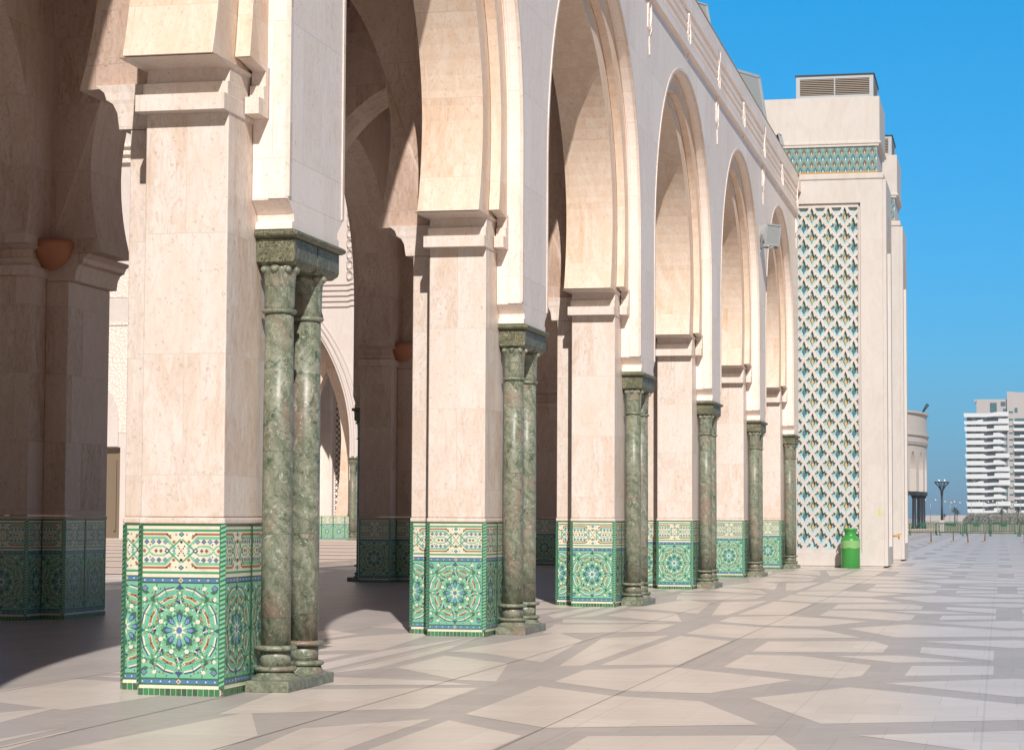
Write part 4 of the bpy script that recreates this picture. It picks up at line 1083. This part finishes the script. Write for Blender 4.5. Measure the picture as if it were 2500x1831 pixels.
def post():
    root = empty('short_post', (0, 0, 0), 'x', 'post'); mb = MB(); mb.lathe(0, 0, [(.035, .03), (.03, .6), (.045, .62), (.02, .65)], 8); mb.build('stem', 'rust', root)
    mb = MB(); mb.lathe(0, 0, [(.20, 0), (.20, .03), (.06, .06)], 14); mb.build('foot_plate', 'post_base', root); return root
p0 = post(); first = True
for (x, y, tl, lb) in [(-4.19, 138.3, 0, 'short post on the plaza nearest the tower'), (-3.06, 148.4, 0, 'short post with the whitest foot, second from the tower'), (-1.93, 136, -.06, 'leaning short post on the plaza, third from the tower'), (-1.04, 148.1, .05, 'short post in front of the barrier below the flats, fourth from the tower'), (1.42, 142.2, 0, 'short post at the right edge of the photo')]:
    o = p0 if first else copy_tree(p0); first = False; o.location = (x, y, 0); o.rotation_euler = (0, tl, 0); tag(o, lb, 'post', 'short posts on the plaza')

# seafront lamp posts
def sea_lamp():
    root = empty('seafront_lamp', (0, 0, 0), 'x', 'lamp post'); mb = MB(); mb.tube((0, 0, 0), (0, 0, 9.6), .11, 6, .07)
    mb.tube((-2.0, 0, 9.3), (0, 0, 9.6), .05, 5); mb.tube((2.0, 0, 9.3), (0, 0, 9.6), .05, 5); mb.build('pole', 'metal', root)
    for s_ in (-1, 1): mb = MB(); mb.lathe(s_*2.0, 0, [(.05, 8.6), (.30, 8.75), (.34, 9.0), (.15, 9.25)], 8); mb.build('lamp_globe', 'globe', root)
    return root
s0 = sea_lamp(); first = True
for i, (xs, dist, sc) in enumerate([(2240, 900, .95), (2272, 900, 1), (2319, 930, .95), (2333, 960, .93), (2372, 900, .9), (2402, 930, .95), (2436, 900, .95), (2470, 950, .95), (2492, 900, .9)]):
    d = F2+R3*((xs-1250)/5400)-U3*((1268-915)/5400); d = Vector((d.x, d.y)).normalized()
    o = s0 if first else copy_tree(s0); first = False; o.location = (d.x*dist, d.y*dist, 0); o.scale = (sc,)*3
    tag(o, ['double-armed seafront lamp behind the dark gallery columns', 'double-armed seafront lamp between gallery and plaza lamp', 'double-armed seafront lamp just right of the plaza lamp', 'double-armed seafront lamp left of the flats, second right of the plaza lamp',
            'double-armed seafront lamp at the left foot of the flats', 'double-armed seafront lamp before the first floors of the flats, left of middle', 'double-armed seafront lamp before the flats, right of middle', 'double-armed seafront lamp at the grey stair column of the flats', 'double-armed seafront lamp at the right edge of the photo'][i], 'lamp post', 'lamps along the seafront')
# flats
fl = empty('apartment_tower', (0, 0, 0), 'white high-rise flats with wavy stepped balconies in the distance at the right', 'building')
K = 2.3; YF = 450*K
def fx(px): # photo px (zoom 4.72, x0 2340) -> world x at YF
    d = F2+R3*((2340+px/4.72-1250)/5400)-U3*((1200-915)/5400); return d.x/d.y*YF
def fz(py):
    d = F2+R3*((2420-1250)/5400)-U3*((930+py/4.72-915)/5400); return CAMZ+d.z/d.y*YF
mb = MB(); mb.box(fx(100), fx(585), YF+2.5, YF+16, 0, fz(365)); mb.box(fx(215), fx(570), YF+3, YF+14, fz(365), fz(205)); mb.box(fx(190), fx(216), YF+4, YF+12, fz(240), fz(205))
mb.box(fx(568), fx(645), YF+1.6, YF+18, 0, fz(120)); mb.box(fx(645)+.02, fx(1000), YF+3.5, YF+20, 0, fz(125)); 
mb.build('block', 'concrete_grey', fl)
floors = [385, 470, 548, 625, 702, 782, 862, 940, 1018, 1095, 1178, 1255, 1335, 1415, 1492]
xl = [65, 68, 72, 82, 85, 86, 78, 92, 82, 82, 88, 96, 98, 92, 100]
shape = ['a', 'b', 'c', 'd', 'd', 'd', 'e', 'd', 'e', 'c', 'b', 'd', 'd', 'e', 'd']
def add_balc(mb, P_, y0, y1): mb.poly(P_, [], lambda u, v, w_: (u, w_, v), y0, y1)
for i, (py, x0) in enumerate(zip(floors, xl)):
    h = 24; sh = shape[i]
    R_ = 585+i*1.2
    if sh in 'd': R_ = 530+i
    low = py+h-8
    up = {'a': [(x0, py-18), (330, py-14), (460, py-30), (R_, py-32)], 'b': [(x0, py-12), (180, py-12), (182, py-24), (190, py-24), (192, py-10), (245, py-26), (290, py-28), (292, py-6), (465, py-4), (468, py-38), (R_, py-40)],
          'c': [(x0, py-22), (330, py-26), (333, py-2), (415, py), (418, py-36), (R_, py-40)],
          'd': [(x0, py-20), (300, py-22), (303, py), (405, py+2), (408, py-30), (475, py-32), (R_, py-12)],
          'e': [(x0, py-22), (295, py-24), (335, py-2), (430, py), (433, py-30), (R_, py-32)]}[sh]
    dn = [(R_, py+20), (460, py+16), (330, py+28), (x0+8, py+28)]
    mb = MB(); P_ = [(fx(a), fz(b)) for a, b in up+dn]; add_balc(mb, P_, YF, YF+.25)
    mb.box(fx(x0+3), fx(R_-3), YF+.252, YF+2.49, fz(py+24), fz(py+18)); mb.build('balcony', 'concrete_white', fl)
    if i < 14:
        mb = MB(); za, zb = fz(floors[i+1]-20), fz(py+26)
        for (a, b, m_) in ((105, 150, 0), (152, 205, 1), (208, 262, 0), (268, 330, 1), (335, 460, 0), (465, 505, 1), (510, 575, 0)):
            mb.cur = m_; mb.box(fx(a), fx(b), YF+2.42, YF+2.5, za, zb)
        mb.build('window_row', ['win', 'win_grey'], fl)
    mb = MB(); mb.box(fx(590), fx(638), YF+1.5, YF+1.59, fz(py-18), fz(py-38)); mb.build('stair_window', 'win', fl)
    mb = MB()
    if i > 0:
        xx = 655 if i % 3 else 720
        mb.box(fx(640 if i % 3 else 715), fx(1000), YF+.8, YF+1.1, fz(py+24), fz(py-8)); mb.box(fx(645), fx(1000), YF+1.11, YF+3.4, fz(py+24), fz(py+16)); mb.build('balcony', 'concrete_white', fl)
        mb = MB(); mb.box(fx(655), fx(1000), YF+3.42, YF+3.49, fz(py-10), fz(py-44)); mb.build('window_row', 'win', fl)
for (a, b, c_, d) in ((372, 450, 245, 365), (495, 552, 235, 285), (522, 568, 315, 345), (655, 690, 305, 360)):
    mb = MB(); yb = YF+2.9 if a < 600 else YF+3.41; mb.box(fx(a), fx(b), yb, yb+.08, fz(d), fz(c_)); mb.build('window', 'win', fl)

# distant strip of scrub, palms and trees before the flats
def leafmat(name, c): return flat(name, c, .8, 0, .4, .4)
M['scrub'] = leafmat('dusty_scrub', (.27, .28, .25)); M['palm'] = leafmat('palm_green', (.06, .085, .045)); M['trunk'] = flat('palm_trunk', (.12, .09, .06), .9)
rnd = random.Random(3)
mb = MB()
for i in range(5200):
    t = rnd.random(); xs = 2352+rnd.random()*190; dist = 620+rnd.random()*40
    d = F2+R3*((xs-1250)/5400)-U3*((1268-915)/5400); d = Vector((d.x, d.y)).normalized()
    hmax = (3.1 if xs > 2364 else 3.1*(xs-2345)/20)*dist/450*.62
    z = rnd.random()**.8*hmax; s_ = .35+.5*rnd.random(); a = rnd.random()*PI; b = rnd.random()*1.2
    c_ = Vector((d.x*dist, d.y*dist, z)); u_ = Vector((math.cos(a), math.sin(a), 0))*s_; v_ = Vector((math.sin(a)*math.sin(b)*.6, -math.cos(a)*math.sin(b)*.6, 1))*s_
    mb.add([c_-u_*.5, c_+u_*.5, c_+v_*.8], [[0, 1, 2]])
mb.build('distant_scrub', 'scrub', recalc=False)['kind'] = 'stuff'
mb = MB()
for i in range(26):
    xs = 2270+i*11; d = F2+R3*((xs-1250)/5400)-U3*((1268-915)/5400); d = Vector((d.x, d.y)).normalized(); dd = 1300
    h = 1+rnd.random()*2.5; mb.box(d.x*dd-7, d.x*dd+7, d.y*dd, d.y*dd+10, 0, h)
mb.build('distant_shore_buildings', 'concrete_grey'); bpy.data.objects['distant_shore_buildings']['kind'] = 'stuff'
def palm():
    root = empty('palm_tree', (0, 0, 0), 'x', 'palm'); mb = MB(); mb.tube((0, 0, 0), (.3, 0, 7), .28, 7, .18); mb.build('trunk', 'trunk', root)
    mb = MB()
    for j in range(34):
        a = 2.4*j; el = .9-1.5*(j/34); L = 2.6+.5*math.sin(j); p_ = Vector((.3, 0, 7)); dr = Vector((math.cos(a)*math.cos(el), math.sin(a)*math.cos(el), math.sin(el)))
        side = Vector((-math.sin(a), math.cos(a), 0))*.22; prev = p_
        for q_ in range(4):
            nx = prev+dr*L/4; mb.add([prev-side, prev+side, nx+side*(1-.25*q_), nx-side*(1-.25*q_)], [[0, 1, 2, 3]]); prev = nx; dr = (dr+Vector((0, 0, -.28))).normalized()
    mb.build('crown', 'palm', root, recalc=False); return root
pm = palm(); first = True
for i, (xs, dist, sc, lb) in enumerate([(2330, 640, .95, 'palm tree just left of the flats, tallest of the far palms'), (2336, 660, .8, 'palm tree close right of the tallest far palm'), (2305, 700, .6, 'small far palm just right of the plaza lamp'), (2444, 600, .85, 'palm tree before the middle of the flats'), (2484, 600, .9, 'palm tree near the right edge of the photo'), (2412, 640, .6, 'small palm at the left half of the flats')]):
    d = F2+R3*((xs-1250)/5400)-U3*((1268-915)/5400); d = Vector((d.x, d.y)).normalized()
    o = pm if first else copy_tree(pm); first = False; o.location = (d.x*dist, d.y*dist, 0); o.scale = (sc*.62,)*3; tag(o, lb, 'palm', 'palms along the seafront')

# ------------------------------------------------------------------ sea haze
hz = MB(); hz.box(-900, 600, -120, 1500, -2, 90); hz = hz.build('haze', 'iron'); hz['kind'] = 'stuff'
hm = bpy.data.materials.new('sea_haze'); hm.use_nodes = True; hm.node_tree.nodes.clear()
ho_ = hm.node_tree.nodes.new('ShaderNodeOutputMaterial'); pv = hm.node_tree.nodes.new('ShaderNodeVolumePrincipled')
pv.inputs['Color'].default_value = (.72, .84, .98, 1); pv.inputs['Density'].default_value = .00022; pv.inputs['Anisotropy'].default_value = 0
hm.node_tree.links.new(pv.outputs[0], ho_.inputs['Volume']); hz.data.materials[0] = hm
